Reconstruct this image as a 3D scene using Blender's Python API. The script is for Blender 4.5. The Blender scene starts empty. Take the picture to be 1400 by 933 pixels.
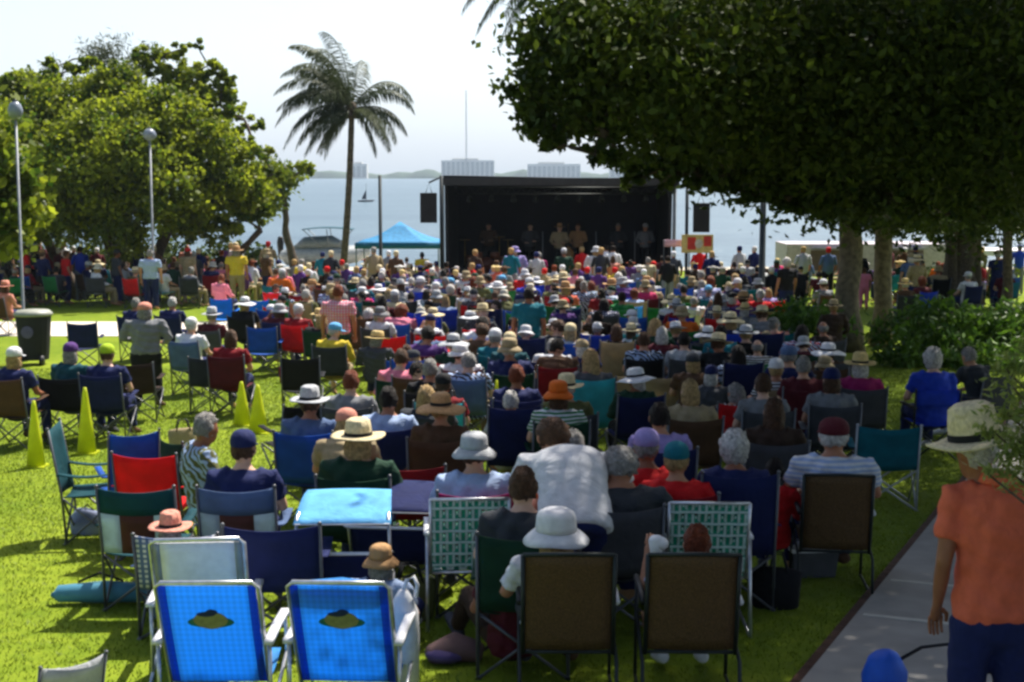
import bpy, bmesh, math, random
import numpy as np
from mathutils import Vector, Matrix, Euler
R = math.radians
random.seed(7)
rng = np.random.default_rng(7)
SC = bpy.context.scene
COL = SC.collection

# ------------------------------------------------------------------ camera
ZC = 5.0                      # camera height above the water datum
FPX = 1944.0                  # 50 mm lens in pixels of a 1400 px wide frame
PITCH = math.atan((466.5 - 240) / FPX)
cam = bpy.data.cameras.new('camera')
cam.lens = 50; cam.sensor_width = 36
cam.clip_start = 0.05; cam.clip_end = 12000
co = bpy.data.objects.new('camera', cam); COL.objects.link(co)
co.location = (0, 0, ZC); co.rotation_euler = (math.pi / 2 - PITCH, 0, 0)
SC.camera = co
# ------------------------------------------------------------------ world, sun, exposure
SUN_EL, SUN_AZ = R(58), R(33)          # azimuth measured from +Y towards +X
w = bpy.data.worlds.new('World'); SC.world = w; w.use_nodes = True
nt = w.node_tree; nt.nodes.clear()
sk = nt.nodes.new('ShaderNodeTexSky'); sk.sky_type = 'NISHITA'; sk.sun_disc = False
sk.sun_elevation = SUN_EL; sk.sun_rotation = SUN_AZ
sk.air_density = 1.0; sk.dust_density = 3.0; sk.ozone_density = 1.0
bg = nt.nodes.new('ShaderNodeBackground'); bg.inputs[1].default_value = 0.085
wo = nt.nodes.new('ShaderNodeOutputWorld')
# bright hazy veil low in the sky, all round the horizon
tcw = nt.nodes.new('ShaderNodeTexCoord'); sep = nt.nodes.new('ShaderNodeSeparateXYZ'); nt.links.new(tcw.outputs['Generated'], sep.inputs[0])
mrw = nt.nodes.new('ShaderNodeMapRange'); mrw.interpolation_type = 'SMOOTHSTEP'; mrw.inputs[1].default_value = .0; mrw.inputs[2].default_value = .42; mrw.inputs[3].default_value = 1; mrw.inputs[4].default_value = 0
nt.links.new(sep.outputs['Z'], mrw.inputs[0])
vmw = nt.nodes.new('ShaderNodeVectorMath'); vmw.operation = 'SCALE'; vmw.inputs[0].default_value = (2.2, 2.65, 3.35)
# the veil is brightest on the sun's side and fades to a fifth of that on the far side
dtw = nt.nodes.new('ShaderNodeVectorMath'); dtw.operation = 'DOT_PRODUCT'; dtw.inputs[1].default_value = (math.sin(SUN_AZ), math.cos(SUN_AZ), 0); nt.links.new(tcw.outputs['Generated'], dtw.inputs[0])
msw = nt.nodes.new('ShaderNodeMapRange'); msw.interpolation_type = 'SMOOTHSTEP'; msw.inputs[1].default_value = -.2; msw.inputs[2].default_value = .7; msw.inputs[3].default_value = .15; msw.inputs[4].default_value = 1
nt.links.new(dtw.outputs['Value'], msw.inputs[0])
mlw = nt.nodes.new('ShaderNodeMath'); mlw.operation = 'MULTIPLY'; nt.links.new(mrw.outputs[0], mlw.inputs[0]); nt.links.new(msw.outputs[0], mlw.inputs[1])
nt.links.new(mlw.outputs[0], vmw.inputs['Scale'])
adw = nt.nodes.new('ShaderNodeVectorMath'); adw.operation = 'ADD'; nt.links.new(sk.outputs[0], adw.inputs[0]); nt.links.new(vmw.outputs[0], adw.inputs[1])
nt.links.new(adw.outputs[0], bg.inputs[0]); nt.links.new(bg.outputs[0], wo.inputs[0])
sl = bpy.data.lights.new('sun', 'SUN'); sl.energy = 4.8; sl.angle = R(0.5); sl.color = (1, .95, .86)
so = bpy.data.objects.new('sun', sl); COL.objects.link(so)
SUNV = Vector((math.sin(SUN_AZ) * math.cos(SUN_EL), math.cos(SUN_AZ) * math.cos(SUN_EL), math.sin(SUN_EL)))
so.rotation_euler = (-SUNV).to_track_quat('-Z', 'Y').to_euler(); so.location = (20, 10, 40)
SC.view_settings.view_transform = 'Standard'; SC.view_settings.look = 'None'
SC.view_settings.exposure = 0.95; SC.view_settings.gamma = 1
SC.render.engine = 'CYCLES'
SC.cycles.use_denoising = True
SC.cycles.max_bounces = 6; SC.cycles.transparent_max_bounces = 8
SC.cycles.volume_bounces = 0
SC.cycles.pixel_filter_type = 'BLACKMAN_HARRIS'; SC.cycles.filter_width = 2.8

# ------------------------------------------------------------------ terrain profile and pixel helpers
GY = [-20, 0, 5.7, 8, 15, 25, 40, 52, 62, 66, 70]
GZ = [-2.3, -2.5, -2.80, -2.98, -3.32, -3.62, -3.88, -3.98, -4.05, -4.25, -5.3]
def g(y): return ZC + float(np.interp(y, GY, GZ))
def slope(py): return math.tan(math.atan((py - 466.5) / FPX) + PITCH)
def X(px, py, y):
    a = math.atan((py - 466.5) / FPX) + PITCH
    fwd = y * math.cos(PITCH) + y * math.tan(a) * math.sin(PITCH)
    return (px - 700) / FPX * fwd
def depth(py, h):                      # distance at which a point h above the ground is seen at row py
    lo, hi = 2.0, 64.0
    s = slope(py)
    for _ in range(40):
        m = (lo + hi) / 2
        if (ZC - (g(m) + h)) / m > s: lo = m
        else: hi = m
    return (lo + hi) / 2
def at(px, py, h):                     # point on the ground under something h tall whose top is seen there
    y = depth(py, h)
    return Vector((X(px, py, y), y, g(y)))
def atc(px, py, h, off=.30):             # same for a chair, whose back stands off cm nearer than its centre
    p = at(px, py, h); p.y += off; p.z = g(p.y); return p
def at_d(px, y, py=400): return Vector((X(px, py, y), y, g(y)))
def zat(py, y): return ZC - y * slope(py)

# ------------------------------------------------------------------ colours
def lin(r, g_, b):
    f = lambda c: (c / 255) / 12.92 if c / 255 <= .04045 else ((c / 255 + .055) / 1.055) ** 2.4
    return (f(r), f(g_), f(b), 1)
PAL = {
 'white': (226, 226, 230), 'offwhite': (214, 208, 192), 'cream': (216, 200, 160), 'straw': (214, 188, 128), 'tan': (188, 146, 100),
 'beige': (168, 150, 116), 'brown': (92, 66, 46), 'dark brown': (58, 42, 32), 'black': (24, 24, 28), 'charcoal': (54, 58, 64),
 'grey': (130, 132, 136), 'light grey': (182, 184, 188), 'dark grey': (74, 76, 82), 'navy': (28, 38, 88), 'blue': (30, 84, 172),
 'royal blue': (32, 66, 190), 'bright blue': (30, 128, 226), 'light blue': (110, 186, 236), 'pale blue': (170, 190, 226), 'steel blue': (88, 110, 150),
 'teal': (16, 108, 124), 'dark teal': (18, 74, 84), 'turquoise': (60, 176, 186), 'green': (40, 128, 66), 'dark green': (24, 62, 44),
 'olive': (98, 100, 58), 'lime': (172, 200, 40), 'yellow': (232, 204, 60), 'orange': (228, 108, 30), 'coral': (232, 112, 82),
 'red': (214, 28, 32), 'dark red': (132, 18, 30), 'maroon': (88, 24, 36), 'pink': (230, 130, 152), 'hot pink': (212, 56, 112),
 'magenta': (156, 28, 96), 'purple': (88, 52, 122), 'lavender': (160, 146, 206), 'salmon': (222, 150, 130), 'silver': (160, 162, 168),
}
C = {k: lin(*v) for k, v in PAL.items()}
SKINS = [lin(206, 158, 130), lin(190, 138, 108), lin(174, 120, 92), lin(214, 170, 146), lin(150, 98, 72)]

# ------------------------------------------------------------------ materials
def newmat(name):
    m = bpy.data.materials.new(name); m.use_nodes = True
    nt = m.node_tree
    return m, nt, nt.nodes['Principled BSDF'], nt.nodes['Material Output']
def noise_mix(nt, base_socket_or_col, scale, lo, hi, detail=3, coord='Object'):
    tc = nt.nodes.new('ShaderNodeTexCoord'); n = nt.nodes.new('ShaderNodeTexNoise')
    n.inputs['Scale'].default_value = scale; n.inputs['Detail'].default_value = detail
    nt.links.new(tc.outputs[coord], n.inputs['Vector'])
    mr = nt.nodes.new('ShaderNodeMapRange'); mr.inputs[1].default_value = .3; mr.inputs[2].default_value = .7
    mr.inputs[3].default_value = lo; mr.inputs[4].default_value = hi
    nt.links.new(n.outputs[0], mr.inputs[0])
    mx = nt.nodes.new('ShaderNodeVectorMath'); mx.operation = 'SCALE'
    if isinstance(base_socket_or_col, tuple): mx.inputs[0].default_value = base_socket_or_col[:3]
    else: nt.links.new(base_socket_or_col, mx.inputs[0])
    nt.links.new(mr.outputs[0], mx.inputs['Scale'])
    return mx.outputs[0], n.outputs[0]
def bump(nt, bsdf, height, strength, dist=.02):
    b = nt.nodes.new('ShaderNodeBump'); b.inputs['Strength'].default_value = strength; b.inputs['Distance'].default_value = dist
    nt.links.new(height, b.inputs['Height']); nt.links.new(b.outputs[0], bsdf.inputs['Normal'])
def mat(name, col, rough=.7, metal=0, scale=8, lo=.8, hi=1.15, bmp=0, transl=0, spec=.4):
    m, nt, b, out = newmat(name)
    s, n = noise_mix(nt, col, scale, lo, hi)
    nt.links.new(s, b.inputs['Base Color']); b.inputs['Roughness'].default_value = rough
    b.inputs['Metallic'].default_value = metal; b.inputs['Specular IOR Level'].default_value = spec
    if bmp: bump(nt, b, n, bmp)
    if transl: add_transl(nt, b, out, s, transl)
    return m
def add_transl(nt, b, out, col, f):
    t = nt.nodes.new('ShaderNodeBsdfTranslucent'); nt.links.new(col, t.inputs[0])
    x = nt.nodes.new('ShaderNodeMixShader'); x.inputs[0].default_value = f
    nt.links.new(b.outputs[0], x.inputs[1]); nt.links.new(t.outputs[0], x.inputs[2]); nt.links.new(x.outputs[0], out.inputs[0])
def objcol(name, rough=.85, scale=26, lo=.72, hi=.86, transl=0, pattern=None, bmp=.25, spec=.25):
    """colour comes from the object's own colour setting, so copies share the mesh"""
    m, nt, b, out = newmat(name)
    oi = nt.nodes.new('ShaderNodeObjectInfo')
    src = oi.outputs['Color']
    if pattern:
        tc = nt.nodes.new('ShaderNodeTexCoord')
        w1 = nt.nodes.new('ShaderNodeTexWave'); w1.inputs['Scale'].default_value = pattern[1]; w1.inputs['Distortion'].default_value = pattern[3]
        w1.bands_direction = pattern[0]; nt.links.new(tc.outputs['Object'], w1.inputs['Vector'])
        mx = nt.nodes.new('ShaderNodeMix'); mx.data_type = 'RGBA'
        cr = nt.nodes.new('ShaderNodeMapRange'); cr.inputs[1].default_value = .45; cr.inputs[2].default_value = .6
        nt.links.new(w1.outputs['Fac'], cr.inputs[0])
        f = cr.outputs[0]
        if len(pattern) > 4:
            w2 = nt.nodes.new('ShaderNodeTexWave'); w2.inputs['Scale'].default_value = pattern[1]; w2.bands_direction = pattern[4]
            nt.links.new(tc.outputs['Object'], w2.inputs['Vector'])
            mm = nt.nodes.new('ShaderNodeMath'); mm.operation = 'MULTIPLY'
            nt.links.new(cr.outputs[0], mm.inputs[0]); nt.links.new(w2.outputs['Fac'], mm.inputs[1]); f = mm.outputs[0]
        nt.links.new(f, mx.inputs['Factor']); nt.links.new(src, mx.inputs['A']); mx.inputs['B'].default_value = pattern[2]
        src = mx.outputs['Result']
    s, n = noise_mix(nt, src, scale, lo, hi)
    nt.links.new(s, b.inputs['Base Color']); b.inputs['Roughness'].default_value = rough; b.inputs['Specular IOR Level'].default_value = spec
    if bmp:      # soft folds and creases
        tb = nt.nodes.new('ShaderNodeTexCoord'); nb_ = nt.nodes.new('ShaderNodeTexNoise'); nb_.inputs['Scale'].default_value = 60 if name == 'hair_strands' else 8
        nb_.inputs['Detail'].default_value = 2; nb_.inputs['Distortion'].default_value = 1.4; nt.links.new(tb.outputs['Object'], nb_.inputs['Vector'])
        bump(nt, b, nb_.outputs[0], min(1, bmp * 1.6), .035)
    if transl: add_transl(nt, b, out, s, transl)
    return m
M = {}
M['skin'] = objcol('skin', .5, 14, .80, .98, bmp=.1)
M['eye'] = mat('eye_dark', (.02, .015, .01, 1), .3)
M['cloth'] = objcol('cloth')
M['stripes'] = objcol('striped_cloth', pattern=('Z', 9, C['white'], 0))
M['plaid'] = objcol('plaid_cloth', pattern=('X', 7, C['white'], 0, 'Z'))
M['print'] = objcol('printed_cloth', pattern=('DIAGONAL', 6, C['pale blue'], 14))
M['hairmat'] = objcol('hair_strands', .6, 40, .55, 1.35, bmp=.6)
M['strawmat'] = objcol('hat_weave', .8, 60, .75, 1.15, bmp=.5, transl=.12)
M['canvas'] = objcol('chair_canvas', .8, 7, .8, 1.15, transl=.3, bmp=.2)
M['mesh'] = objcol('chair_sling', .7, 120, .55, 1.3, transl=.12, bmp=.2)
M['frame'] = objcol('chair_frame', .35, 20, .85, 1.1, bmp=0, spec=.6)
M['alu'] = mat('aluminium_tube', (.62, .63, .66, 1), .32, .75, 25, .8, 1.1)
M['whiteplastic'] = mat('white_plastic', (.72, .72, .74, 1), .4, 0, 20, .9, 1.05)
M['bark'] = mat('bark', lin(86, 74, 62), .95, 0, 14, .45, 1.3, .8)
M['palebark'] = mat('pale_bark', lin(112, 100, 84), .95, 0, 9, .5, 1.3, .8)
M['concrete'] = mat('concrete', lin(150, 146, 140), .9, 0, 3, .8, 1.1, .2)
M['sun_paint'] = mat('painted_sunlight', lin(190, 186, 174), .9, 0, 12, .85, 1.1)  # pale tone stands in for sunlight falling on the walk
M['soil'] = mat('soil_edge', lin(84, 58, 44), 1, 0, 10, .6, 1.2, .5)
M['darkmetal'] = mat('dark_metal', lin(44, 50, 50), .45, .4, 8, .7, 1.2)
M['greymetal'] = mat('grey_metal', lin(138, 142, 146), .5, .3, 8, .8, 1.1)
M['blackpaint'] = mat('black_panel', lin(24, 24, 30), .7, 0, 4, .7, 1.3)
M['stagefabric'] = mat('stage_backdrop', lin(22, 22, 34), .95, 0, 3, .7, 1.3, .3)
M['black'] = mat('black_plastic', lin(18, 18, 20), .5, 0, 10, .8, 1.2)
M['blackcloth'] = mat('black_cloth', lin(20, 20, 24), .9, 0, 10, .8, 1.2)

def leafmat(name, c1, c2, rough=.5, transl=.35, spec=.3):
    m, nt, b, out = newmat(name)
    at_ = nt.nodes.new('ShaderNodeAttribute'); at_.attribute_name = 'tint'
    mx = nt.nodes.new('ShaderNodeMix'); mx.data_type = 'RGBA'
    nt.links.new(at_.outputs['Fac'], mx.inputs['Factor']); mx.inputs['A'].default_value = c1; mx.inputs['B'].default_value = c2
    nt.links.new(mx.outputs['Result'], b.inputs['Base Color']); b.inputs['Roughness'].default_value = rough; b.inputs['Specular IOR Level'].default_value = spec
    t = nt.nodes.new('ShaderNodeBsdfTranslucent'); nt.links.new(mx.outputs['Result'], t.inputs[0])
    x = nt.nodes.new('ShaderNodeMixShader'); x.inputs[0].default_value = transl
    nt.links.new(b.outputs[0], x.inputs[1]); nt.links.new(t.outputs[0], x.inputs[2]); nt.links.new(x.outputs[0], out.inputs[0])
    return m
M['grapeleaf'] = leafmat('sea_grape_leaf', (.030, .075, .008, 1), (.330, .375, .022, 1), .5, .6)
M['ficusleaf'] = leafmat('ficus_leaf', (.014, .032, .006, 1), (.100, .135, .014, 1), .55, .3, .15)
M['palmleaf'] = leafmat('palm_leaf', (.025, .042, .014, 1), (.075, .090, .030, 1), .55, .2, .2)
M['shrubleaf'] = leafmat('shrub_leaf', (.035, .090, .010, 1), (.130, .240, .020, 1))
M['paleleaf'] = leafmat('pale_shrub_leaf', (.12, .17, .03, 1), (.40, .44, .13, 1), .5, .5)
M['grass'] = leafmat('grass_blade', (.110, .170, .008, 1), (.215, .270, .018, 1), .6, .3)

# ------------------------------------------------------------------ mesh building
class MB:
    def __init__(s): s.v = []; s.f = []; s.m = []
    def add(s, vs, fs, mi=0):
        o = len(s.v); s.v += [tuple(v) for v in vs]; s.f += [tuple(i + o for i in f) for f in fs]; s.m += [mi] * len(fs)
    def box(s, x0, x1, y0, y1, z0, z1, mi=0, mt=None):
        vs = [Vector((x, y, z)) for z in (z0, z1) for x, y in ((x0, y0), (x1, y0), (x1, y1), (x0, y1))]
        if mt: vs = [mt @ v for v in vs]
        s.add(vs, [(0, 3, 2, 1), (4, 5, 6, 7), (0, 1, 5, 4), (1, 2, 6, 5), (2, 3, 7, 6), (3, 0, 4, 7)], mi)
    def loft(s, rings, n=12, side=Vector((1, 0, 0)), mi=0, cap=True, rnd=1.0):
        """rings: (centre, rx, ry) along a path; closed with rounded ends"""
        P = [Vector(r[0]) for r in rings]
        T = []
        for i in range(len(P)):
            a = P[max(i - 1, 0)]; b = P[min(i + 1, len(P) - 1)]
            T.append((b - a).normalized() if (b - a).length > 1e-6 else Vector((0, 0, 1)))
        full = [(P[i], rings[i][1], rings[i][2], T[i]) for i in range(len(P))]
        if cap:
            a = full[0]; b = full[-1]
            ra = min(a[1], a[2]); rb = min(b[1], b[2])
            fa = (.55, .86) if rnd == 1.0 else (.93, .98)
            full = [(a[0] - a[3] * ra * .62 * rnd, a[1] * fa[0], a[2] * fa[0], a[3]), (a[0] - a[3] * ra * .34 * rnd, a[1] * fa[1], a[2] * fa[1], a[3])] + full + \
                   [(b[0] + b[3] * rb * .34 * rnd, b[1] * fa[1], b[2] * fa[1], b[3]), (b[0] + b[3] * rb * .62 * rnd, b[1] * fa[0], b[2] * fa[0], b[3])]
        vs = []
        for c, rx, ry, t in full:
            u = side - t * side.dot(t)
            if u.length < .15: u = Vector((0, 1, 0)) - t * t.y
            u.normalize(); v = t.cross(u)
            for k in range(n):
                an = 2 * math.pi * k / n
                vs.append(c + u * (math.cos(an) * rx) + v * (math.sin(an) * ry))
        fs = []
        for i in range(len(full) - 1):
            for k in range(n):
                fs.append((i * n + k, i * n + (k + 1) % n, (i + 1) * n + (k + 1) % n, (i + 1) * n + k))
        fs.append(tuple(range(n))[::-1]); fs.append(tuple((len(full) - 1) * n + k for k in range(n)))
        s.add(vs, fs, mi)
    def tube(s, pts, r, n=8, mi=0, r2=None):
        k = len(pts)
        s.loft([(p, (r if r2 is None else r + (r2 - r) * i / max(k - 1, 1)), (r if r2 is None else r + (r2 - r) * i / max(k - 1, 1))) for i, p in enumerate(pts)], n, mi=mi, cap=False)
    def ball(s, c, rx, ry, rz, n=14, m=9, mi=0, mt=None):
        vs = []; fs = []
        c = Vector(c)
        for i in range(m + 1):
            th = math.pi * i / m
            for k in range(n):
                a = 2 * math.pi * k / n
                v = Vector((rx * math.sin(th) * math.cos(a), ry * math.sin(th) * math.sin(a), rz * math.cos(th)))
                if mt: v = mt @ v
                vs.append(c + v)
        for i in range(m):
            for k in range(n): fs.append((i * n + k, (i + 1) * n + k, (i + 1) * n + (k + 1) % n, i * n + (k + 1) % n))
        s.add(vs, fs, mi)
    def sheet(s, fn, nu, nv, th=.006, mi=0, axis=None):
        """a thin cloth: fn(u,v)->point; given thickness along its normal"""
        P = [[Vector(fn(i / nu, j / nv)) for j in range(nv + 1)] for i in range(nu + 1)]
        top = []; bot = []
        for i in range(nu + 1):
            for j in range(nv + 1):
                a = P[min(i + 1, nu)][j] - P[max(i - 1, 0)][j]; b = P[i][min(j + 1, nv)] - P[i][max(j - 1, 0)]
                nn = a.cross(b); nn = nn.normalized() if nn.length > 1e-9 else Vector((0, 0, 1))
                top.append(P[i][j] + nn * th / 2); bot.append(P[i][j] - nn * th / 2)
        W = nv + 1; N = len(top); fs = []
        for i in range(nu):
            for j in range(nv):
                q = (i * W + j, (i + 1) * W + j, (i + 1) * W + j + 1, i * W + j + 1)
                fs.append(q); fs.append(tuple(N + t for t in q[::-1]))
        for i in range(nu):
            fs.append((i * W, N + i * W, N + (i + 1) * W, (i + 1) * W)); a = i * W + nv; b = (i + 1) * W + nv; fs.append((a, b, N + b, N + a))
        for j in range(nv):
            fs.append((j, j + 1, N + j + 1, N + j)); a = nu * W + j; fs.append((a, N + a, N + a + 1, a + 1))
        s.add(top + bot, fs, mi)
    def mesh(s, name, mats, smooth=False):
        me = bpy.data.meshes.new(name); me.from_pydata(s.v, [], s.f); me.update()
        for m in (mats if isinstance(mats, (list, tuple)) else [mats]): me.materials.append(m)
        if any(s.m): me.polygons.foreach_set('material_index', s.m)
        if smooth: me.polygons.foreach_set('use_smooth', [True] * len(me.polygons))
        return me
    def remesh(s, name, mats, voxel=.016, smooth_it=2):
        me = s.mesh(name, mats)
        ob = bpy.data.objects.new('tmp', me); COL.objects.link(ob)
        r = ob.modifiers.new('r', 'REMESH'); r.mode = 'VOXEL'; r.voxel_size = voxel; r.use_smooth_shade = True
        if smooth_it:
            sm = ob.modifiers.new('s', 'SMOOTH'); sm.iterations = smooth_it; sm.factor = .5
        dg = bpy.context.evaluated_depsgraph_get()
        out = bpy.data.meshes.new_from_object(ob.evaluated_get(dg)); out.name = name
        bpy.data.objects.remove(ob); bpy.data.meshes.remove(me)
        out.polygons.foreach_set('use_smooth', [True] * len(out.polygons))
        out.materials.clear()
        for m in (mats if isinstance(mats, (list, tuple)) else [mats]): out.materials.append(m)
        return out
def join_mesh(base, extra_mb, mi):
    """append extra pieces (fingers, eyes) to a finished mesh"""
    bm = bmesh.new(); bm.from_mesh(base)
    vs = [bm.verts.new(v) for v in extra_mb.v]
    for f, m_ in zip(extra_mb.f, extra_mb.m):
        try:
            nf = bm.faces.new([vs[i] for i in f]); nf.material_index = m_; nf.smooth = True
        except ValueError: pass
    bm.to_mesh(base); bm.free(); return base
def link(name, data, parent=None, loc=(0, 0, 0), rot=(0, 0, 0), color=None, scale=None):
    o = bpy.data.objects.new(name, data); COL.objects.link(o)
    if parent: o.parent = parent
    o.location = loc; o.rotation_euler = rot
    if color is not None: o.color = color
    if scale is not None: o.scale = scale if hasattr(scale, '__len__') else (scale,) * 3
    return o
def tag(o, label=None, cat=None, group=None, kind=None):
    if label: o['label'] = label
    if cat: o['category'] = cat
    if group: o['group'] = group
    if kind: o['kind'] = kind
    return o
def empty(name, loc, rz=0):
    o = link(name, None, None, loc, (0, 0, rz)); o.empty_display_size = .2; return o

# ------------------------------------------------------------------ ground, path, water, far shore
def strip(name, xs, ys, material, zf):
    vs = [(x, y, zf(x, y)) for y in ys for x in xs]; W = len(xs)
    fs = [(j * W + i, j * W + i + 1, (j + 1) * W + i + 1, (j + 1) * W + i) for j in range(len(ys) - 1) for i in range(W - 1)]
    me = bpy.data.meshes.new(name); me.from_pydata(vs, [], fs); me.materials.append(material)
    me.polygons.foreach_set('use_smooth', [True] * len(me.polygons))
    return link(name, me)
def lawn_material():
    m, nt, b, out = newmat('lawn')
    tc = nt.nodes.new('ShaderNodeTexCoord')
    def nz(scale, det=4):
        n = nt.nodes.new('ShaderNodeTexNoise'); n.inputs['Scale'].default_value = scale; n.inputs['Detail'].default_value = det
        nt.links.new(tc.outputs['Object'], n.inputs['Vector']); return n
    a, c, d = nz(.45), nz(6), nz(60, 2)
    r = nt.nodes.new('ShaderNodeValToRGB')
    r.color_ramp.elements[0].position = .36; r.color_ramp.elements[0].color = (.105, .165, .008, 1)
    r.color_ramp.elements[1].position = .66; r.color_ramp.elements[1].color = (.215, .270, .018, 1)
    mixn = nt.nodes.new('ShaderNodeMath'); mixn.operation = 'MULTIPLY_ADD'; mixn.inputs[1].default_value = .45
    nt.links.new(c.outputs[0], mixn.inputs[0])
    mm = nt.nodes.new('ShaderNodeMath'); mm.operation = 'MULTIPLY'; mm.inputs[1].default_value = .55; nt.links.new(a.outputs[0], mm.inputs[0])
    nt.links.new(mm.outputs[0], mixn.inputs[2]); nt.links.new(mixn.outputs[0], r.inputs[0])
    mr = nt.nodes.new('ShaderNodeMapRange'); mr.inputs[3].default_value = .78; mr.inputs[4].default_value = 1.14; nt.links.new(d.outputs[0], mr.inputs[0])
    vm = nt.nodes.new('ShaderNodeVectorMath'); vm.operation = 'SCALE'; nt.links.new(r.outputs[0], vm.inputs[0]); nt.links.new(mr.outputs[0], vm.inputs['Scale'])
    nt.links.new(vm.outputs[0], b.inputs['Base Color']); b.inputs['Roughness'].default_value = .95; b.inputs['Specular IOR Level'].default_value = .1
    bump(nt, b, d.outputs[0], .35, .03)
    return m
M['lawn'] = lawn_material()
ys = list(np.arange(-20, 66.1, 1.0)) + [67, 68, 69, 70, 72, 80, 120]
xs = [-400, -200, -120, -80, -60] + list(np.arange(-50, 51, 5)) + [60, 80, 120, 200, 400]
tag(strip('lawn_ground', xs, ys, M['lawn'], lambda x, y: g(y)), kind='structure')
# beach band just before the water
M['sand'] = mat('sand', lin(196, 186, 164), .95, 0, 5, .8, 1.1, .3)
tag(strip('beach', xs, [60.5, 62, 64, 66, 68, 70, 71], M['sand'], lambda x, y: g(y) + .02), kind='structure')
# pale cross path at the back left
tag(strip('back_path', list(np.arange(-60, 8, 2)), [33.2, 34, 35, 36, 37.2], mat('pale_path', lin(206, 196, 182), .9, 0, 2, .85, 1.1, .2), lambda x, y: g(y) + .012), kind='structure')
# right-hand walk: a slab strip that follows the slope, with painted sunlit bands
pa = at(1100, 933, 0); pb = at(1288, 700, 0)
pd = Vector((pb.x - pa.x, pb.y - pa.y)).normalized(); pn = Vector((pd.y, -pd.x))
def walk_pt(t, wdt, lift):
    p = Vector((pa.x, pa.y)) + pd * t + pn * wdt
    return (p.x, p.y, g(p.y) + lift)
def walk_sheet(name, t0, t1, w0, w1, lift, material, n=1):
    vs = []; fs = []
    for i in range(n + 1):
        t = t0 + (t1 - t0) * i / n
        vs += [walk_pt(t, w0, lift), walk_pt(t, w1, lift), walk_pt(t, w1, lift - .12), walk_pt(t, w0, lift - .12)]
    for i in range(n):
        a = i * 4; b = a + 4
        fs += [(a, a + 1, b + 1, b), (a, b, b + 3, a + 3), (a + 1, a + 2, b + 2, b + 1)]
    fs += [(0, 3, 2, 1), (n * 4, n * 4 + 1, n * 4 + 2, n * 4 + 3)]
    me = bpy.data.meshes.new(name); me.from_pydata(vs, [], fs); me.materials.append(material)
    return me
o = tag(link('footpath', walk_sheet('footpath', -9, 26, 0, 2.3, .035, M['concrete'], 60)), kind='structure')
tag(link('soil_edge', walk_sheet('soil_edge', -9, 26, -.07, -.001, .02, M['soil'], 60)), kind='structure')
# sunlit strips across the walk, painted as pale bands at two rows
for k, (yy) in enumerate((803, 850)):
    q = at(1190 if k else 1240, yy, 0); t = (Vector((q.x, q.y)) - Vector((pa.x, pa.y))).dot(pd)
    tag(link('sunlit_strip', walk_sheet('sunlit_strip', t, t + .06, .05 , 1.6, .0395, M['sun_paint'], 1)), kind='structure')

# water
def water_material():
    m, nt, b, out = newmat('bay_water')
    b.inputs['Base Color'].default_value = (.10, .22, .30, 1); b.inputs['Roughness'].default_value = .30; b.inputs['IOR'].default_value = 1.33
    tc = nt.nodes.new('ShaderNodeTexCoord'); mp = nt.nodes.new('ShaderNodeMapping'); mp.inputs['Scale'].default_value = (.35, 1, 1)
    nt.links.new(tc.outputs['Object'], mp.inputs[0])
    n = nt.nodes.new('ShaderNodeTexNoise'); n.inputs['Scale'].default_value = .9; n.inputs['Detail'].default_value = 6
    nt.links.new(mp.outputs[0], n.inputs['Vector']); bump(nt, b, n.outputs[0], .9, .5)
    n2 = nt.nodes.new('ShaderNodeTexNoise'); n2.inputs['Scale'].default_value = .05; n2.inputs['Detail'].default_value = 5
    mp2 = nt.nodes.new('ShaderNodeMapping'); mp2.inputs['Scale'].default_value = (.25, 1, 1)
    nt.links.new(tc.outputs['Object'], mp2.inputs[0]); nt.links.new(mp2.outputs[0], n2.inputs['Vector'])
    cr = nt.nodes.new('ShaderNodeValToRGB'); cr.color_ramp.elements[0].position = .35; cr.color_ramp.elements[0].color = (.045, .085, .115, 1)
    cr.color_ramp.elements[1].position = .7; cr.color_ramp.elements[1].color = (.075, .125, .155, 1)
    nt.links.new(n2.outputs[0], cr.inputs[0]); nt.links.new(cr.outputs[0], b.inputs['Base Color'])
    return m
tag(strip('water', [-3300, -1000, -300, 300, 1000, 3300], [66, 200, 800, 3300], water_material(), lambda x, y: .02), kind='structure')
# far shore: low wooded land
def far_land():
    mb = MB(); xs_ = np.arange(-1500, 1501, 7.0)
    prof = []
    for x in xs_:
        h = 7 + 3.0 * math.sin(x * .011 + 1) + 2 * math.sin(x * .037) + 1.6 * rng.random() + 1.2 * math.sin(x * .13)
        if -420 < x < -120: h += 4
        prof.append(h)
    for j, (dy, hs) in enumerate([(0, 0), (6, .8), (30, 1.0), (120, .9), (160, 0)]):
        for x, h in zip(xs_, prof): mb.v.append((x, 2200 + dy, h * hs * (1 + .12 * rng.random()) if hs else 0))
    W = len(xs_)
    for j in range(4):
        for i in range(W - 1): mb.f.append((j * W + i, j * W + i + 1, (j + 1) * W + i + 1, (j + 1) * W + i)); mb.m.append(0)
    return mb.mesh('far_shore', mat('far_woods', lin(66, 84, 66), 1, 0, .05, .6, 1.3), True)
tag(link('far_shore', far_land()), kind='structure')
M['condo'] = mat('condo_wall', lin(200, 196, 190), .8, 0, .05, .9, 1.1)
M['condoglass'] = mat('condo_window', lin(70, 84, 100), .2, 0, .5, .8, 1.1)
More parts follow.
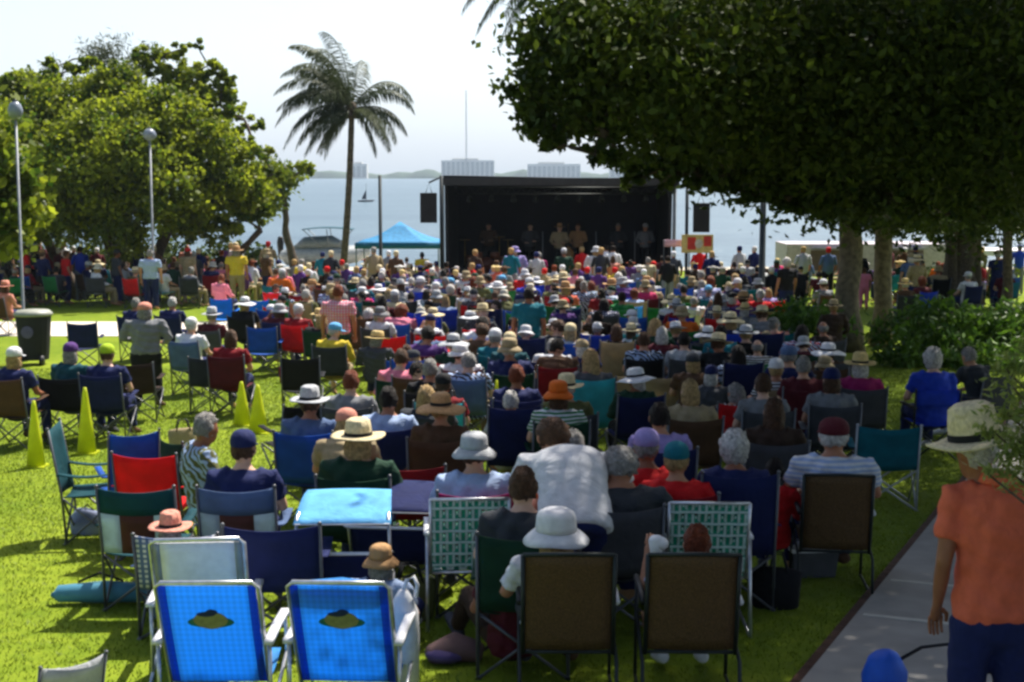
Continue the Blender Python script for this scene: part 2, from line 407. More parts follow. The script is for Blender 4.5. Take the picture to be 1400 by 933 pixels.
def condo(px, wpx, top, label, dist=2160):
    x = (px - 700) / FPX * dist; wd = wpx / FPX * dist; h = (243 - top) / FPX * dist + 3
    root = empty('apartment_tower', (x, dist, 0)); tag(root, label, 'building', 'towers on the far shore')
    mb = MB(); mb.box(-wd / 2, wd / 2, 0, 22, 0, h); mb.box(-wd * .3, wd * .2, 5, 15, h, h + 3); link('wall', mb.mesh('wall', M['condo']), root)
    nf = int(h / 3.2); nb = max(3, int(wd / 7))
    for i in range(1, nf):
        mb = MB()
        for k in range(nb):
            x0 = -wd / 2 + wd * (k + .2) / nb; mb.box(x0, x0 + wd / nb * .6, -.15, .2, i * 3.2, i * 3.2 + 1.9)
        link('window_row', mb.mesh('window_row', M['condoglass']), root)
condo(640, 72, 221, 'long pale apartment block on the far shore above the stage roof left end')
condo(757, 72, 226, 'pale apartment block on the far shore over the middle of the stage')
condo(492, 22, 226, 'small pale block on the far shore beside the palm trunk')
condo(845, 24, 233, 'low grey block on the far shore above the stage right half')
mb = MB()
for s_ in ((-.9, -.9), (.9, -.9), (0, 1)):
    mb.tube([(s_[0], s_[1], 0), (s_[0] * .4, s_[1] * .4, 128)], .28, 5)
for k in range(24):
    z = 5 + k * 5; mb.tube([(-.8, -.8, z), (.8, -.8, z + 4)], .15, 4)
o = link('radio_mast', mb.mesh('radio_mast', M['greymetal']), None, ((638 - 700) / FPX * 2100, 2100, 0)); tag(o, 'very thin tall radio mast on the far shore behind the stage', 'mast')

# ------------------------------------------------------------------ people templates
HEAD_R = (.076, .096, .118)
def person_template(key, J, long_sleeve=False):
    """J: positions of the joints. Returns meshes and the head transform."""
    V = {k: Vector(v) for k, v in J.items() if k != 'tilt'}
    up = (V['neck'] - V['waist']).normalized()
    def torso(mb, grow, hem=0.0, top=.0):
        mb.loft([(V['pelvis'] - up * (.06 + hem), .150 + grow, .105 + grow), (V['pelvis'], .168 + grow, .120 + grow), (V['waist'], .150 + grow, .110 + grow),
                 (V['chest'], .172 + grow, .122 + grow), (V['chest'] * .4 + V['neck'] * .6, .165 + grow, .100 + grow), (V['neck'] - up * .02, .085 + grow * .6, .065 + grow * .6)], 16, rnd=(.15 if grow else 1.0))
    b = MB(); torso(b, 0)
    b.loft([(V['neck'] - up * .05, .058, .058), (V['head'] - Vector((0, .01, .07)), .052, .056)], 12)
    hm = Euler((J.get('tilt', (0, 0, 0)))).to_matrix()
    b.ball(V['head'], *HEAD_R, mt=hm)
    b.ball(V['head'] + hm @ Vector((0, .035, -.06)), .055, .06, .06, mt=hm)
    b.loft([(V['head'] + hm @ Vector((0, .085, .02)), .010, .010), (V['head'] + hm @ Vector((0, .108, -.022)), .016, .014)], 8)
    for sx in (-1, 1): b.ball(V['head'] + hm @ Vector((sx * .085, -.005, -.005)), .013, .02, .032, 8, 6, mt=hm)
    for sd, sx in (('L', -1), ('R', 1)):
        sh, el, wr, ha = V['sh' + sd], V['el' + sd], V['wr' + sd], V['ha' + sd]
        b.loft([(sh + Vector((-sx * .05, 0, -.01)), .06, .06), (sh, .056, .056), (sh.lerp(el, .5), .048, .048), (el, .040, .040), (el.lerp(wr, .35), .040, .038), (wr, .026, .028)], 12)
        b.loft([(wr, .026, .024), (wr.lerp(ha, .5), .036, .018), (ha, .034, .016)], 10)
        hi, kn, an, to = V['hi' + sd], V['kn' + sd], V['an' + sd], V['to' + sd]
        b.loft([(hi, .092, .095), (hi.lerp(kn, .45), .082, .085), (kn, .056, .058), (kn.lerp(an, .35), .056, .06), (kn.lerp(an, .7), .042, .044), (an, .036, .038)], 12)
        b.loft([(an - (to - an).normalized() * .04, .034, .04), (an.lerp(to, .5), .042, .034), (to, .040, .022)], 10)
    body = b.remesh('body_' + key, [M['skin'], M['eye']], .017)
    ex = MB()
    for sd, sx in (('L', -1), ('R', 1)):
        wr, ha = V['wr' + sd], V['ha' + sd]; t = (ha - wr).normalized()
        u = Vector((1, 0, 0)) - t * t.x
        u = u.normalized() if u.length > .1 else Vector((0, 1, 0)); n = t.cross(u)
        if n.z > 0: n = -n                       # fingers curl downwards
        for q in range(4):
            ln = (.062, .074, .070, .054)[q]; base = ha - t * .01 + u * ((q - 1.5) * .0185)
            ex.loft([(base, .0092, .0092), (base + t * ln * .5 + n * .004, .0085, .0085), (base + t * ln * .82 + n * .022, .0078, .0078), (base + t * ln * .88 + n * .042, .007, .007)], 6)
        tb = wr.lerp(ha, .35) - u * sx * .030
        ex.loft([(tb, .012, .012), (tb - u * sx * .022 + t * .03, .0105, .0105), (tb - u * sx * .020 + t * .062 + n * .012, .0085, .0085)], 6)
    for sx in (-1, 1): ex.ball(V['head'] + hm @ Vector((sx * .031, .083, .012)), .011, .008, .007, 8, 6, 1, hm)
    ex.ball(V['head'] + hm @ Vector((0, .093, -.058)), .022, .006, .005, 8, 5, 1, hm)
    join_mesh(body, ex, 0)
    s = MB(); torso(s, .028, -.02 if key.startswith(('stand', 'walk')) else .05)
    sl_ = 1.0 if long_sleeve else .0
    for sd, sx in (('L', -1), ('R', 1)):
        sh, el, wr = V['sh' + sd], V['el' + sd], V['wr' + sd]
        pts = [(sh + Vector((-sx * .06, 0, -.01)), .082, .078), (sh + Vector((0, 0, -.004)), .078, .074), (sh.lerp(el, .45), .072, .066), (sh.lerp(el, .68), .070, .064)]
        if long_sleeve: pts += [(el, .058, .056), (el.lerp(wr, .5), .050, .048), (el.lerp(wr, .92), .040, .040)]
        s.loft(pts, 12, rnd=.12)
    def folds(me, amp):
        for v in me.vertices:
            c = v.co; d = math.sin(c.x * 31 + c.z * 19 + math.sin(c.y * 23) * 2) * math.sin(c.z * 37 - c.x * 13) * amp
            v.co = c + v.normal * d
    shirt = s.remesh('shirt_' + key, M['cloth'], .017); folds(shirt, .004 if key == 'bend' else .009)
    def legs(knee_only):
        q = MB()
        q.loft([(V['pelvis'] + up * .04, .168, .125), (V['pelvis'] - up * .02, .182, .138), (V['pelvis'] - up * .08, .165, .13)], 14)
        for sd in 'LR':
            hi, kn, an = V['hi' + sd], V['kn' + sd], V['an' + sd]
            pts = [(hi, .108, .110), (hi.lerp(kn, .45), .098, .10), (kn, .074, .076)]
            if not knee_only: pts += [(kn.lerp(an, .35), .068, .072), (kn.lerp(an, .9), .058, .062)]
            q.loft(pts, 12, rnd=.12)
        m_ = q.remesh(('shorts_' if knee_only else 'trousers_') + key, M['cloth'], .019); folds(m_, .005); return m_
    sh_ = []
    for sd in 'LR':
        an, to = V['an' + sd], V['to' + sd]; q = MB()
        q.loft([(an - (to - an).normalized() * .055 - Vector((0, 0, .01)), .042, .045), (an.lerp(to, .5) - Vector((0, 0, .004)), .050, .042), (to + (to - an).normalized() * .02, .047, .030)], 12)
        sh_.append(q.mesh('shoe_' + key, M['cloth'], True))
    return dict(body=body, shirt=shirt, trousers=legs(False), shorts=legs(True), shoes=sh_, head=V['head'], tilt=J.get('tilt', (0, 0, 0)), top=V['head'].z + .125)
def sitJ(**k):
    d = dict(pelvis=(0, 0, .50), waist=(0, -.035, .64), chest=(0, -.06, .83), neck=(0, -.05, 1.01), head=(0, -.01, 1.13),
             shL=(-.185, -.055, .955), shR=(.185, -.055, .955), elL=(-.27, .03, .70), elR=(.27, .03, .70), wrL=(-.20, .25, .66), wrR=(.20, .25, .66),
             haL=(-.17, .33, .65), haR=(.17, .33, .65), hiL=(-.095, .04, .50), hiR=(.095, .04, .50), knL=(-.13, .44, .50), knR=(.13, .44, .50),
             anL=(-.14, .47, .09), anR=(.14, .47, .09), toL=(-.15, .62, .04), toR=(.15, .62, .04)); d.update(k); return d
def standJ(**k):
    d = dict(pelvis=(0, 0, .95), waist=(0, .0, 1.10), chest=(0, -.01, 1.30), neck=(0, -.01, 1.48), head=(0, .02, 1.60),
             shL=(-.19, -.01, 1.42), shR=(.19, -.01, 1.42), elL=(-.25, -.02, 1.14), elR=(.25, -.02, 1.14), wrL=(-.255, .07, .90), wrR=(.255, .07, .90),
             haL=(-.25, .10, .82), haR=(.25, .10, .82), hiL=(-.095, 0, .90), hiR=(.095, 0, .90), knL=(-.11, .03, .50), knR=(.11, .03, .50),
             anL=(-.12, 0, .09), anR=(.12, 0, .09), toL=(-.14, .16, .035), toR=(.14, .16, .035)); d.update(k); return d
T = {}
T['sit'] = person_template('sit', sitJ())
T['sitlong'] = person_template('sitlong', sitJ(head=(.02, .005, 1.125), tilt=(-.12, 0, .25)), True)
T['situp'] = person_template('situp', sitJ(elL=(-.30, .02, .80), wrL=(-.20, .12, 1.0), haL=(-.15, .12, 1.08), head=(.015, 0, 1.13)))
T['sitlean'] = person_template('sitlean', sitJ(waist=(0, .01, .64), chest=(0, .06, .82), neck=(0, .14, .98), head=(0, .21, 1.08), tilt=(-.25, 0, 0), shL=(-.185, .11, .93), shR=(.185, .11, .93),
            elL=(-.26, .25, .70), elR=(.26, .25, .70), wrL=(-.12, .42, .62), wrR=(.12, .42, .62), haL=(-.06, .47, .62), haR=(.06, .47, .62)))
T['low'] = person_template('low', {k: ((v[0], v[1], v[2] - .24) if k not in ('anL', 'anR', 'toL', 'toR', 'knL', 'knR', 'tilt') else v) for k, v in
            sitJ(knL=(-.16, .50, .42), knR=(.16, .50, .42), anL=(-.16, .78, .09), anR=(.16, .78, .09), toL=(-.17, .90, .14), toR=(.17, .90, .14)).items()})
T['slump'] = person_template('slump', sitJ(pelvis=(0, .05, .46), waist=(0, -.05, .58), chest=(0, -.12, .75), neck=(0, -.15, .92), head=(0, -.12, 1.03), shL=(-.185, -.15, .87), shR=(.185, -.15, .87), elL=(-.27, -.02, .66), elR=(.27, -.02, .66)))
T['slumpup'] = person_template('slumpup', sitJ(pelvis=(0, .05, .46), waist=(0, -.05, .58), chest=(0, -.12, .75), neck=(0, -.15, .92), head=(0, -.12, 1.03), shL=(-.185, -.15, .87), shR=(.185, -.15, .87), elL=(-.31, .04, .70), wrL=(-.29, .10, .90), haL=(-.27, .11, .98), elR=(.27, -.02, .66)))
T['ground'] = person_template('ground', {k: (v if k == 'tilt' else (v[0], v[1], v[2] - (.37 if k not in ('anL', 'anR', 'toL', 'toR', 'knL', 'knR') else 0))) for k, v in
            sitJ(knL=(-.2, .40, .30), knR=(.2, .40, .30), anL=(-.1, .62, .08), anR=(.12, .60, .08), toL=(-.12, .74, .05), toR=(.13, .72, .05)).items()})
T['stand'] = person_template('stand', standJ())
T['standlong'] = person_template('standlong', standJ(elL=(-.29, .02, 1.16), wrL=(-.13, .20, 1.10), haL=(-.06, .23, 1.12), elR=(.29, .0, 1.16), wrR=(.22, .20, 1.05), haR=(.18, .28, 1.07), knR=(.12, .10, .52), anR=(.15, .08, .09), toR=(.17, .24, .035)), True)
T['standturn'] = person_template('standturn', standJ(neck=(-.03, .02, 1.475), head=(-.095, .06, 1.585), tilt=(-.15, -.12, .5), shL=(-.19, .01, 1.42), elL=(-.25, -.04, 1.15), wrL=(-.235, .10, .93), haL=(-.225, .16, .86)))
T['walk'] = person_template('walk', standJ(knL=(-.10, .16, .52), anL=(-.11, .22, .10), toL=(-.12, .38, .05), knR=(.10, -.02, .50), anR=(.12, -.24, .13), toR=(.13, -.11, .035), elL=(-.27, -.12, 1.16), wrL=(-.27, -.10, .92), haL=(-.26, -.08, .84)))
T['bend'] = person_template('bend', standJ(pelvis=(0, -.08, .84), waist=(0, .0, .97), chest=(0, .12, 1.10), neck=(0, .27, 1.20), head=(-.06, .36, 1.27), tilt=(-.3, 0, .3),
            shL=(-.195, .21, 1.15), shR=(.195, .21, 1.15), elL=(-.25, .30, .90), elR=(.34, .20, .90), wrL=(-.20, .42, .72), wrR=(.35, .22, .67), haL=(-.18, .46, .66), haR=(.34, .24, .59),
            hiL=(-.095, -.08, .82), hiR=(.095, -.08, .82), knL=(-.11, .02, .46), knR=(.11, .02, .46), anL=(-.12, -.06, .09), anR=(.12, -.06, .09), toL=(-.14, .10, .035), toR=(.14, .10, .035)))
# hair and hats, in head coordinates (z up, y towards the face)
def hair_mesh(kind):
    mb = MB(); n, m = 26, 18
    vs = []; fs = []
    for i in range(m + 1):
        th = math.pi * i / m
        for k in range(n):
            a = 2 * math.pi * k / n
            x, y, z = math.sin(th) * math.cos(a), math.sin(th) * math.sin(a), math.cos(th)
            r = 1 + .035 * math.sin(a * 7 + th * 5) + .02 * math.sin(a * 13 - th * 9)
            r += .05 * rng.normal() if 0 < i < m else 0
            px, py, pz = x * .086 * r, y * .105 * r - .008, z * .123 * r + .012
            if kind in ('bob', 'long') and z < .1:
                f = min(1, (.1 - z) / .8); px *= 1 + .30 * f; pz -= (.05 if kind == 'bob' else .17) * f; py -= .02 * f
            if kind == 'curly': px *= 1.22; py *= 1.12; pz = pz * 1.1 + .006
            lim = .02 if kind != 'thin' else .0
            if (py > .035 and pz < .055) or (kind in ('short', 'thin') and pz < -.065) or (kind == 'thin' and pz > .055):
                px *= .74; py *= .74; pz *= .80
            vs.append((px, py, pz))
    for i in range(m):
        for k in range(n): fs.append((i * n + k, (i + 1) * n + k, (i + 1) * n + (k + 1) % n, i * n + (k + 1) % n))
    mb.add(vs, fs)
    if kind == 'bun': mb.ball((0, -.10, .09), .045, .045, .04, 10, 8)
    return mb.mesh('hair_' + kind, M['hairmat'], True)
def hat_mesh(kind):
    mb = MB(); n = 32
    brim, rise, crown = {'straw': (.195, -.012, .125), 'floppy': (.235, -.05, .105), 'bucket': (.155, -.06, .100), 'cap': (0, 0, .095)}[kind]
    prof = [(.086, 0), (.103, .0), (.100, .03), (.096, .07), (.088, crown - .012), (.062, crown + .004), (.03, crown + (.0 if kind == 'straw' else .006)), (.001, crown + (-.012 if kind == 'straw' else .008))]
    if kind == 'cap': prof = [(.096, -.012), (.101, .0), (.101, .03), (.092, .062), (.072, .086), (.045, .1), (.02, .105), (.001, .107)]
    vs = []; fs = []
    for r, z in prof:
        for k in range(n):
            a = 2 * math.pi * k / n; vs.append((r * .92 * math.cos(a), r * 1.1 * math.sin(a) - .008, z + .045))
    for i in range(len(prof) - 1):
        for k in range(n): fs.append((i * n + k, i * n + (k + 1) % n, (i + 1) * n + (k + 1) % n, (i + 1) * n + k))
    mb.add(vs, fs)
    if kind == 'cap':
        def vis(u, v):
            a = math.pi * (.18 + .64 * u); r0 = .095; r1 = .095 + .075 * math.sin((a - math.pi * .18) / (math.pi * .64) * math.pi) ** .5
            r = r0 + (r1 - r0) * v; return (r * .95 * math.cos(a), r * 1.1 * math.sin(a) - .008, .040 - .02 * v)
        mb.sheet(vis, 12, 3, .005)
    else:
        def br(u, v):
            a = 2 * math.pi * u; r = .092 + (brim - .092) * v
            wv = (.014 if kind == 'floppy' else .008) * math.sin(a * 3 + .6) * v
            return (r * .95 * math.cos(a), r * 1.06 * math.sin(a) - .008, .047 + rise * v ** 1.3 + wv + (.012 * abs(math.cos(a)) * v if kind == 'straw' else 0))
        mb.sheet(br, 32, 3, .006)
        if kind in ('straw', 'floppy'):
            vs = []; fs = []
            for z, r in ((.049, .1045), (.075, .102)):
                for k in range(n):
                    a = 2 * math.pi * k / n; vs.append((r * .93 * math.cos(a), r * 1.11 * math.sin(a) - .008, z))
            for k in range(n): fs.append((k, (k + 1) % n, n + (k + 1) % n, n + k))
            mb.add(vs, fs, 1)
    return mb.mesh('hat_' + kind, [M['strawmat'] if kind in ('straw', 'floppy') else M['cloth'], M['blackcloth']], True)
HAIR = {k: hair_mesh(k) for k in ('short', 'bob', 'long', 'curly', 'thin', 'bun')}
HAT = {k: hat_mesh(k) for k in ('straw', 'floppy', 'bucket', 'cap')}
HAIRCOL = {'grey': lin(150, 146, 142), 'white': lin(206, 202, 198), 'brown': lin(84, 58, 40), 'dark': lin(34, 26, 22), 'blond': lin(184, 152, 102), 'auburn': lin(122, 58, 32)}
PEOPLE = []
SHIRTMESH = {}
def person(p, pose, shirt, head, pants='navy', rz=0, sc=1.0, wide=1.0, hs=1.0, group=None, label=None, pattern=None, px=None, py=None, skin=None, low=False, long_=None, detail=True, hz=0):
    """head: 'straw:cream' for a hat or 'hair-short:grey' for hair"""
    t = T[pose]
    sk_ = skin if skin is not None else random.choice(SKINS)
    b = link('person', t['body'], None, p, (0, 0, rz), sk_, (sc * wide, sc * (.5 + wide * .5), sc))
    s = link('shirt', t['shirt'] if not pattern else patterned(pose, pattern), b, color=C[shirt])
    kind = 'shorts' if pants.startswith('*') else 'trousers'; pc = pants.lstrip('*')
    if pc != 'none': link(kind, t[kind], b, color=C[pc])
    if detail:
        for me in t['shoes']: link('shoe', me, b, color=C[random.choice(['white', 'brown', 'dark grey', 'tan'])])
    hk, hc = head.split(':')
    rot = Euler(t['tilt']); rot = (rot[0], rot[1], rot[2] + hz)
    if hk.startswith('hair-'):
        if hk != 'hair-none': link('hair', HAIR[hk[5:]], b, t['head'], rot, HAIRCOL[hc])
    else:
        under = random.choice(['grey', 'white', 'brown', 'blond'])
        link('hair', HAIR['thin' if random.random() < .6 else 'bob'], b, t['head'], rot, HAIRCOL[under])
        link('hat', HAT[hk], b, t['head'], rot, C[hc], hs)
    b['category'] = 'person'
    if group: b['group'] = group
    hd = {'straw': 'brimmed hat', 'floppy': 'floppy sun hat', 'bucket': 'bucket hat', 'cap': 'cap'}.get(hk) or {'hair-short': 'short {} hair', 'hair-bob': '{} bobbed hair', 'hair-long': 'long {} hair', 'hair-curly': 'curly {} hair', 'hair-thin': 'thinning {} hair', 'hair-bun': '{} hair in a bun', 'hair-none': 'bald head'}[hk].format(hc)
    if not hk.startswith('hair-'): hd = hc + ' ' + hd
    posture = 'standing' if pose in ('stand', 'standlong', 'walk') else ('bending' if pose == 'bend' else 'seated')
    pat = {'stripes': 'striped ', 'plaid': 'checked ', 'print': 'printed '}.get(pattern, '')
    desc = f'{posture} person in {pat}{shirt} top with {hd}'
    PEOPLE.append(dict(o=b, label=label, desc=desc, short=f'{hd} and {shirt} top', px=px or 0, py=py or 0, p=Vector(p)))
    if label: b['label'] = label
    return b
_pat = {}
def patterned(pose, pattern):
    k = (pose, pattern)
    if k not in _pat:
        me = T[pose]['shirt'].copy(); me.materials.clear(); me.materials.append(M[pattern]); _pat[k] = me
    return _pat[k]

# ------------------------------------------------------------------ chairs
def camp_parts(hb=.92, w=.27, bot=.44):
    d = {}
    mb = MB()
    def back(u, v):
        x = (u - .5) * 2 * w; s_ = 1 - (2 * u - 1) ** 2
        return (x, -.22 - .10 * v - .05 * s_ * (1 - .4 * v), bot + (hb - bot) * v - .03 * s_ * (v if v > .5 else v - .0))
    mb.sheet(back, 10, 6, .008); d['backrest'] = [mb.mesh('camp_backrest', M['canvas'], True)]
    mb = MB()
    def seat(u, v):
        x = (u - .5) * 2 * (w - .02); s_ = (1 - (2 * u - 1) ** 2) * math.sin(math.pi * min(v + .15, 1))
        return (x, -.22 + .46 * v, .43 + .02 * v - .055 * s_)
    mb.sheet(seat, 8, 6, .008); d['seat'] = [mb.mesh('camp_seat', M['canvas'], True)]
    d['armrest'] = []; d['back_post'] = []; d['cross_leg'] = []
    for sx in (-1, 1):
        mb = MB(); mb.sheet(lambda u, v: (sx * (w + .005 + (u - .5) * .07), -.26 + .5 * v, .64 - .03 * math.sin(math.pi * v)), 2, 6, .01)
        d['armrest'].append(mb.mesh('camp_armrest', M['canvas'], True))
        mb = MB(); mb.tube([(sx * w, -.20, .02), (sx * w, -.23, .45), (sx * w, -.325, hb + .01)], .011, 8); mb.ball((sx * w, -.327, hb + .012), .015, .015, .015, 8, 6)
        d['back_post'].append(mb.mesh('camp_post', M['frame'], True))
    for a, b_, c_, e in (((-w, -.22), (w, -.22), .42, 0), ((-w, .24), (w, .24), .44, 0), ((-w, -.22), (-w, .24), .42, 0), ((w, -.22), (w, .24), .42, 0)):
        mb = MB()
        mb.tube([(a[0], a[1], .015), (b_[0], b_[1], c_)], .010, 8); mb.tube([(b_[0] * 1.0, b_[1] + .004, .015), (a[0], a[1] + .004, c_)], .010, 8)
        for q in (a, b_): mb.ball((q[0], q[1], .014), .02, .02, .014, 8, 5)
        d['cross_leg'].append(mb.mesh('camp_leg', M['frame'], True))
    return d
CAMP = camp_parts(); CAMPHI = camp_parts(1.02, .265, .42); CAMPLOW = camp_parts(.86, .30, .42)
def merged(d, keys, name, material):
    bm = bmesh.new()
    for k in keys:
        for me in d[k]: bm.from_mesh(me)
    out = bpy.data.meshes.new(name); bm.to_mesh(out); bm.free(); out.materials.append(material)
    out.polygons.foreach_set('use_smooth', [True] * len(out.polygons)); return out
FAR = {id(q): merged(q, ['back_post', 'cross_leg'], 'far_frame', M['frame']) for q in (CAMP, CAMPHI, CAMPLOW)}
CHAIRS = []
def reg_chair(o, desc, label, px, py, group):
    o['category'] = 'chair'
    if group: o['group'] = group
    if label: o['label'] = label
    CHAIRS.append(dict(o=o, desc=desc, label=label, px=px, py=py, p=Vector(o.location), short=desc))
    return o
def camp_chair(p, col, rz=0, kind='camp', px=0, py=0, near=True, label=None, frame='dark grey', back_mesh=None, zs=1.0, ws=1.0):
    d = {'camp': CAMP, 'hi': CAMPHI, 'wide': CAMPLOW}[kind]
    root = empty('folding_chair', p, rz); root.scale = (ws, 1, zs)
    for key in ('backrest', 'seat', 'armrest'):
        if key == 'armrest' and not near: continue
        for me in d[key]:
            if key == 'backrest' and back_mesh: me = back_mesh
            link(key, me, root, color=C[col])
    if near:
        for key in ('back_post', 'cross_leg'):
            for me in d[key]: link(key, me, root, color=C[frame])
    else: link('frame', FAR[id(d)], root, color=C[frame])
    return reg_chair(root, f'{col} fabric folding chair', label, px, py, 'folding chairs on the lawn')
# brown sling patio chair
def sling_chair(p, rz, label, px, py, col='beige', top=.93):
    root = empty('sling_chair', p, rz); W_ = .238
    mb = MB(); mb.sheet(lambda u, v: ((u - .5) * 2 * W_, -.25 - .13 * v - .018 * (1 - (2 * u - 1) ** 2), .36 + (top - .36) * v), 8, 8, .008)
    link('backrest', mb.mesh('sling_back', M['mesh'], True), root, color=lin(98, 74, 46))
    mb = MB(); mb.sheet(lambda u, v: ((u - .5) * 2 * W_, -.24 + .5 * v, .38 + .03 * v - .03 * math.sin(math.pi * v)), 8, 8, .008)
    link('seat', mb.mesh('sling_seat', M['mesh'], True), root, color=lin(98, 74, 46))
    mb = MB()
    for sx in (-1, 1): mb.tube([(sx * (W_ + .012), -.245, .33), (sx * (W_ + .012), -.385, top)], .0125, 8)
    mb.tube([(-W_ - .012, -.385, top), (0, -.40, top + .008), (W_ + .012, -.385, top)], .0125, 8)
    mb.tube([(-W_ - .012, -.245, .34), (W_ + .012, -.245, .34)], .011, 8)
    link('back_frame', mb.mesh('sling_frame', M['darkmetal'], True), root)
    for sx in (-1, 1):
        mb = MB(); x = sx * (W_ + .03)
        mb.tube([(x, -.34, .012), (x, -.30, .30), (x, .20, .42), (x, .22, .62)], .011, 8)
        link('leg', mb.mesh('sling_leg', M['darkmetal'], True), root)
        mb = MB(); mb.tube([(x, .28, .012), (x, .22, .62)], .011, 8); mb.tube([(x, -.34, .02), (x, .28, .02)], .010, 8)
        link('leg', mb.mesh('sling_leg', M['darkmetal'], True), root)
        mb = MB(); mb.tube([(x, -.30, .64), (x, -.1, .655), (x, .24, .63)], .018, 8)
        link('armrest', mb.mesh('sling_arm', M['whiteplastic'] if sx > 0 else M['black'], True), root)
    return reg_chair(root, 'brown sling chair', label, px, py, 'brown sling chairs')
# webbed lawn chair
M['webgreen'] = mat('green_webbing', lin(40, 156, 124), .7, 0, 30, .8, 1.15, .1, .25)
M['webwhite'] = mat('white_webbing', lin(206, 226, 218), .7, 0, 30, .85, 1.1, .1, .25)
def web_chair(p, rz, label, px, py):
    root = empty('webbed_lawn_chair', p, rz); W_ = .25; zb, zt = .42, .93
    yb = lambda z: -.22 - .16 * (z - zb) / (zt - zb)
    def webs(which):
        mb = MB(); i = 0
        nx, nz_ = 6, 6
        for k in range(nx):
            if which == 'v':
                x = -W_ + .035 + k * (2 * W_ - .07) / (nx - 1)
                def f(u, v, x=x, k=k): z = zb + .01 + (zt - zb - .01) * v; return (x + (u - .5) * .074, yb(z) + .006 * math.sin(v * math.pi * nz_ + k * math.pi), z)
                mb.sheet(f, 1, 36, .004, mi=0)
                for e in (-.022, .022):
                    def f2(u, v, x=x, k=k, e=e): z = zb + .01 + (zt - zb - .01) * v; return (x + e + (u - .5) * .017, yb(z) - .0045 + .006 * math.sin(v * math.pi * nz_ + k * math.pi), z)
                    mb.sheet(f2, 1, 36, .003, mi=1)
        for k in range(nz_):
            if which == 'h':
                z0 = zb + .05 + k * (zt - zb - .09) / (nz_ - 1)
                def f(u, v, z0=z0, k=k): return (-W_ + 2 * W_ * u, yb(z0) + .006 * math.sin(u * math.pi * nx + k * math.pi), z0 + (v - .5) * .066)
                mb.sheet(f, 36, 1, .004, mi=0)
                for e in (-.022, .022):
                    def f2(u, v, z0=z0, k=k, e=e): return (-W_ + 2 * W_ * u, yb(z0) - .0045 + .006 * math.sin(u * math.pi * nx + k * math.pi), z0 + e + (v - .5) * .015)
                    mb.sheet(f2, 36, 1, .003, mi=1)
        return mb
    b = webs('v'); h = webs('h'); b.add(h.v, h.f); b.m[-len(h.f):] = h.m
    link('backrest', b.mesh('web_back', [M['webgreen'], M['webwhite']]), root)
    mb = MB()
    for k in range(6): mb.sheet(lambda u, v, k=k: (-W_ + 2 * W_ * u, -.18 + k * .082 + (v - .5) * .05, .40 - .02 * math.sin(math.pi * u)), 8, 1, .004, mi=0)
    for k in range(6): mb.sheet(lambda u, v, k=k: (-W_ + .035 + k * .086 + (u - .5) * .05, -.2 + .46 * v, .405 - .02 * math.sin(math.pi * v)), 1, 8, .004, mi=1)
    link('seat', mb.mesh('web_seat', [M['webgreen'], M['webwhite']]), root)
    mb = MB()
    for sx in (-1, 1): mb.tube([(sx * (W_ + .01), -.2, .38), (sx * (W_ + .01), yb(zt), zt)], .012, 8)
    mb.tube([(-W_ - .01, yb(zt), zt), (W_ + .01, yb(zt), zt)], .012, 8); mb.tube([(-W_ - .01, -.2, .385), (W_ + .01, -.2, .385)], .012, 8)
    link('back_frame', mb.mesh('web_frame', M['alu'], True), root)
    for sx in (-1, 1):
        x = sx * (W_ + .035)
        mb = MB(); mb.tube([(x, -.34, .012), (x, -.28, .30), (x, -.22, .64)], .012, 8); mb.tube([(x, -.34, .02), (x, .30, .02)], .011, 8); link('leg', mb.mesh('web_leg', M['alu'], True), root)
        mb = MB(); mb.tube([(x, .30, .012), (x, .20, .64), (x, -.22, .64)], .012, 8); link('leg', mb.mesh('web_leg', M['alu'], True), root)
        mb = MB(); mb.sheet(lambda u, v: (x + (u - .5) * .045, -.24 + .44 * v, .665), 2, 6, .02); link('armrest', mb.mesh('web_arm', M['whiteplastic'], True), root)
    return reg_chair(root, 'green and white webbed lawn chair', label, px, py, 'green and white webbed lawn chairs')
# aluminium beach chair with a fish badge
def beachcloth(name, col, weft=55):
    m, nt, b, out = newmat(name)
    tc = nt.nodes.new('ShaderNodeTexCoord'); ws = []
    for d_ in ('X', 'Z'):
        wv = nt.nodes.new('ShaderNodeTexWave'); wv.bands_direction = d_; wv.inputs['Scale'].default_value = weft / 6.0; nt.links.new(tc.outputs['Object'], wv.inputs[0]); ws.append(wv)
    ad = nt.nodes.new('ShaderNodeMath'); nt.links.new(ws[0].outputs['Fac'], ad.inputs[0]); nt.links.new(ws[1].outputs['Fac'], ad.inputs[1])
    mr = nt.nodes.new('ShaderNodeMapRange'); mr.inputs[2].default_value = 2; mr.inputs[3].default_value = .85; mr.inputs[4].default_value = 1.12; nt.links.new(ad.outputs[0], mr.inputs[0])
    vm = nt.nodes.new('ShaderNodeVectorMath'); vm.operation = 'SCALE'; vm.inputs[0].default_value = col[:3]; nt.links.new(mr.outputs[0], vm.inputs['Scale'])
    nt.links.new(vm.outputs[0], b.inputs['Base Color']); b.inputs['Roughness'].default_value = .7
    add_transl(nt, b, out, vm.outputs[0], .62)
    return m
M['beachblue'] = beachcloth('beach_blue', lin(74, 170, 238)); M['beachdark'] = beachcloth('beach_blue_border', lin(22, 92, 190))
M['badge'] = mat('badge_olive', lin(132, 134, 92), .8, 0, 30, .8, 1.15); M['badgedark'] = mat('badge_dark', lin(24, 44, 90), .8); M['badgegreen'] = mat('badge_green', lin(36, 110, 96), .8)
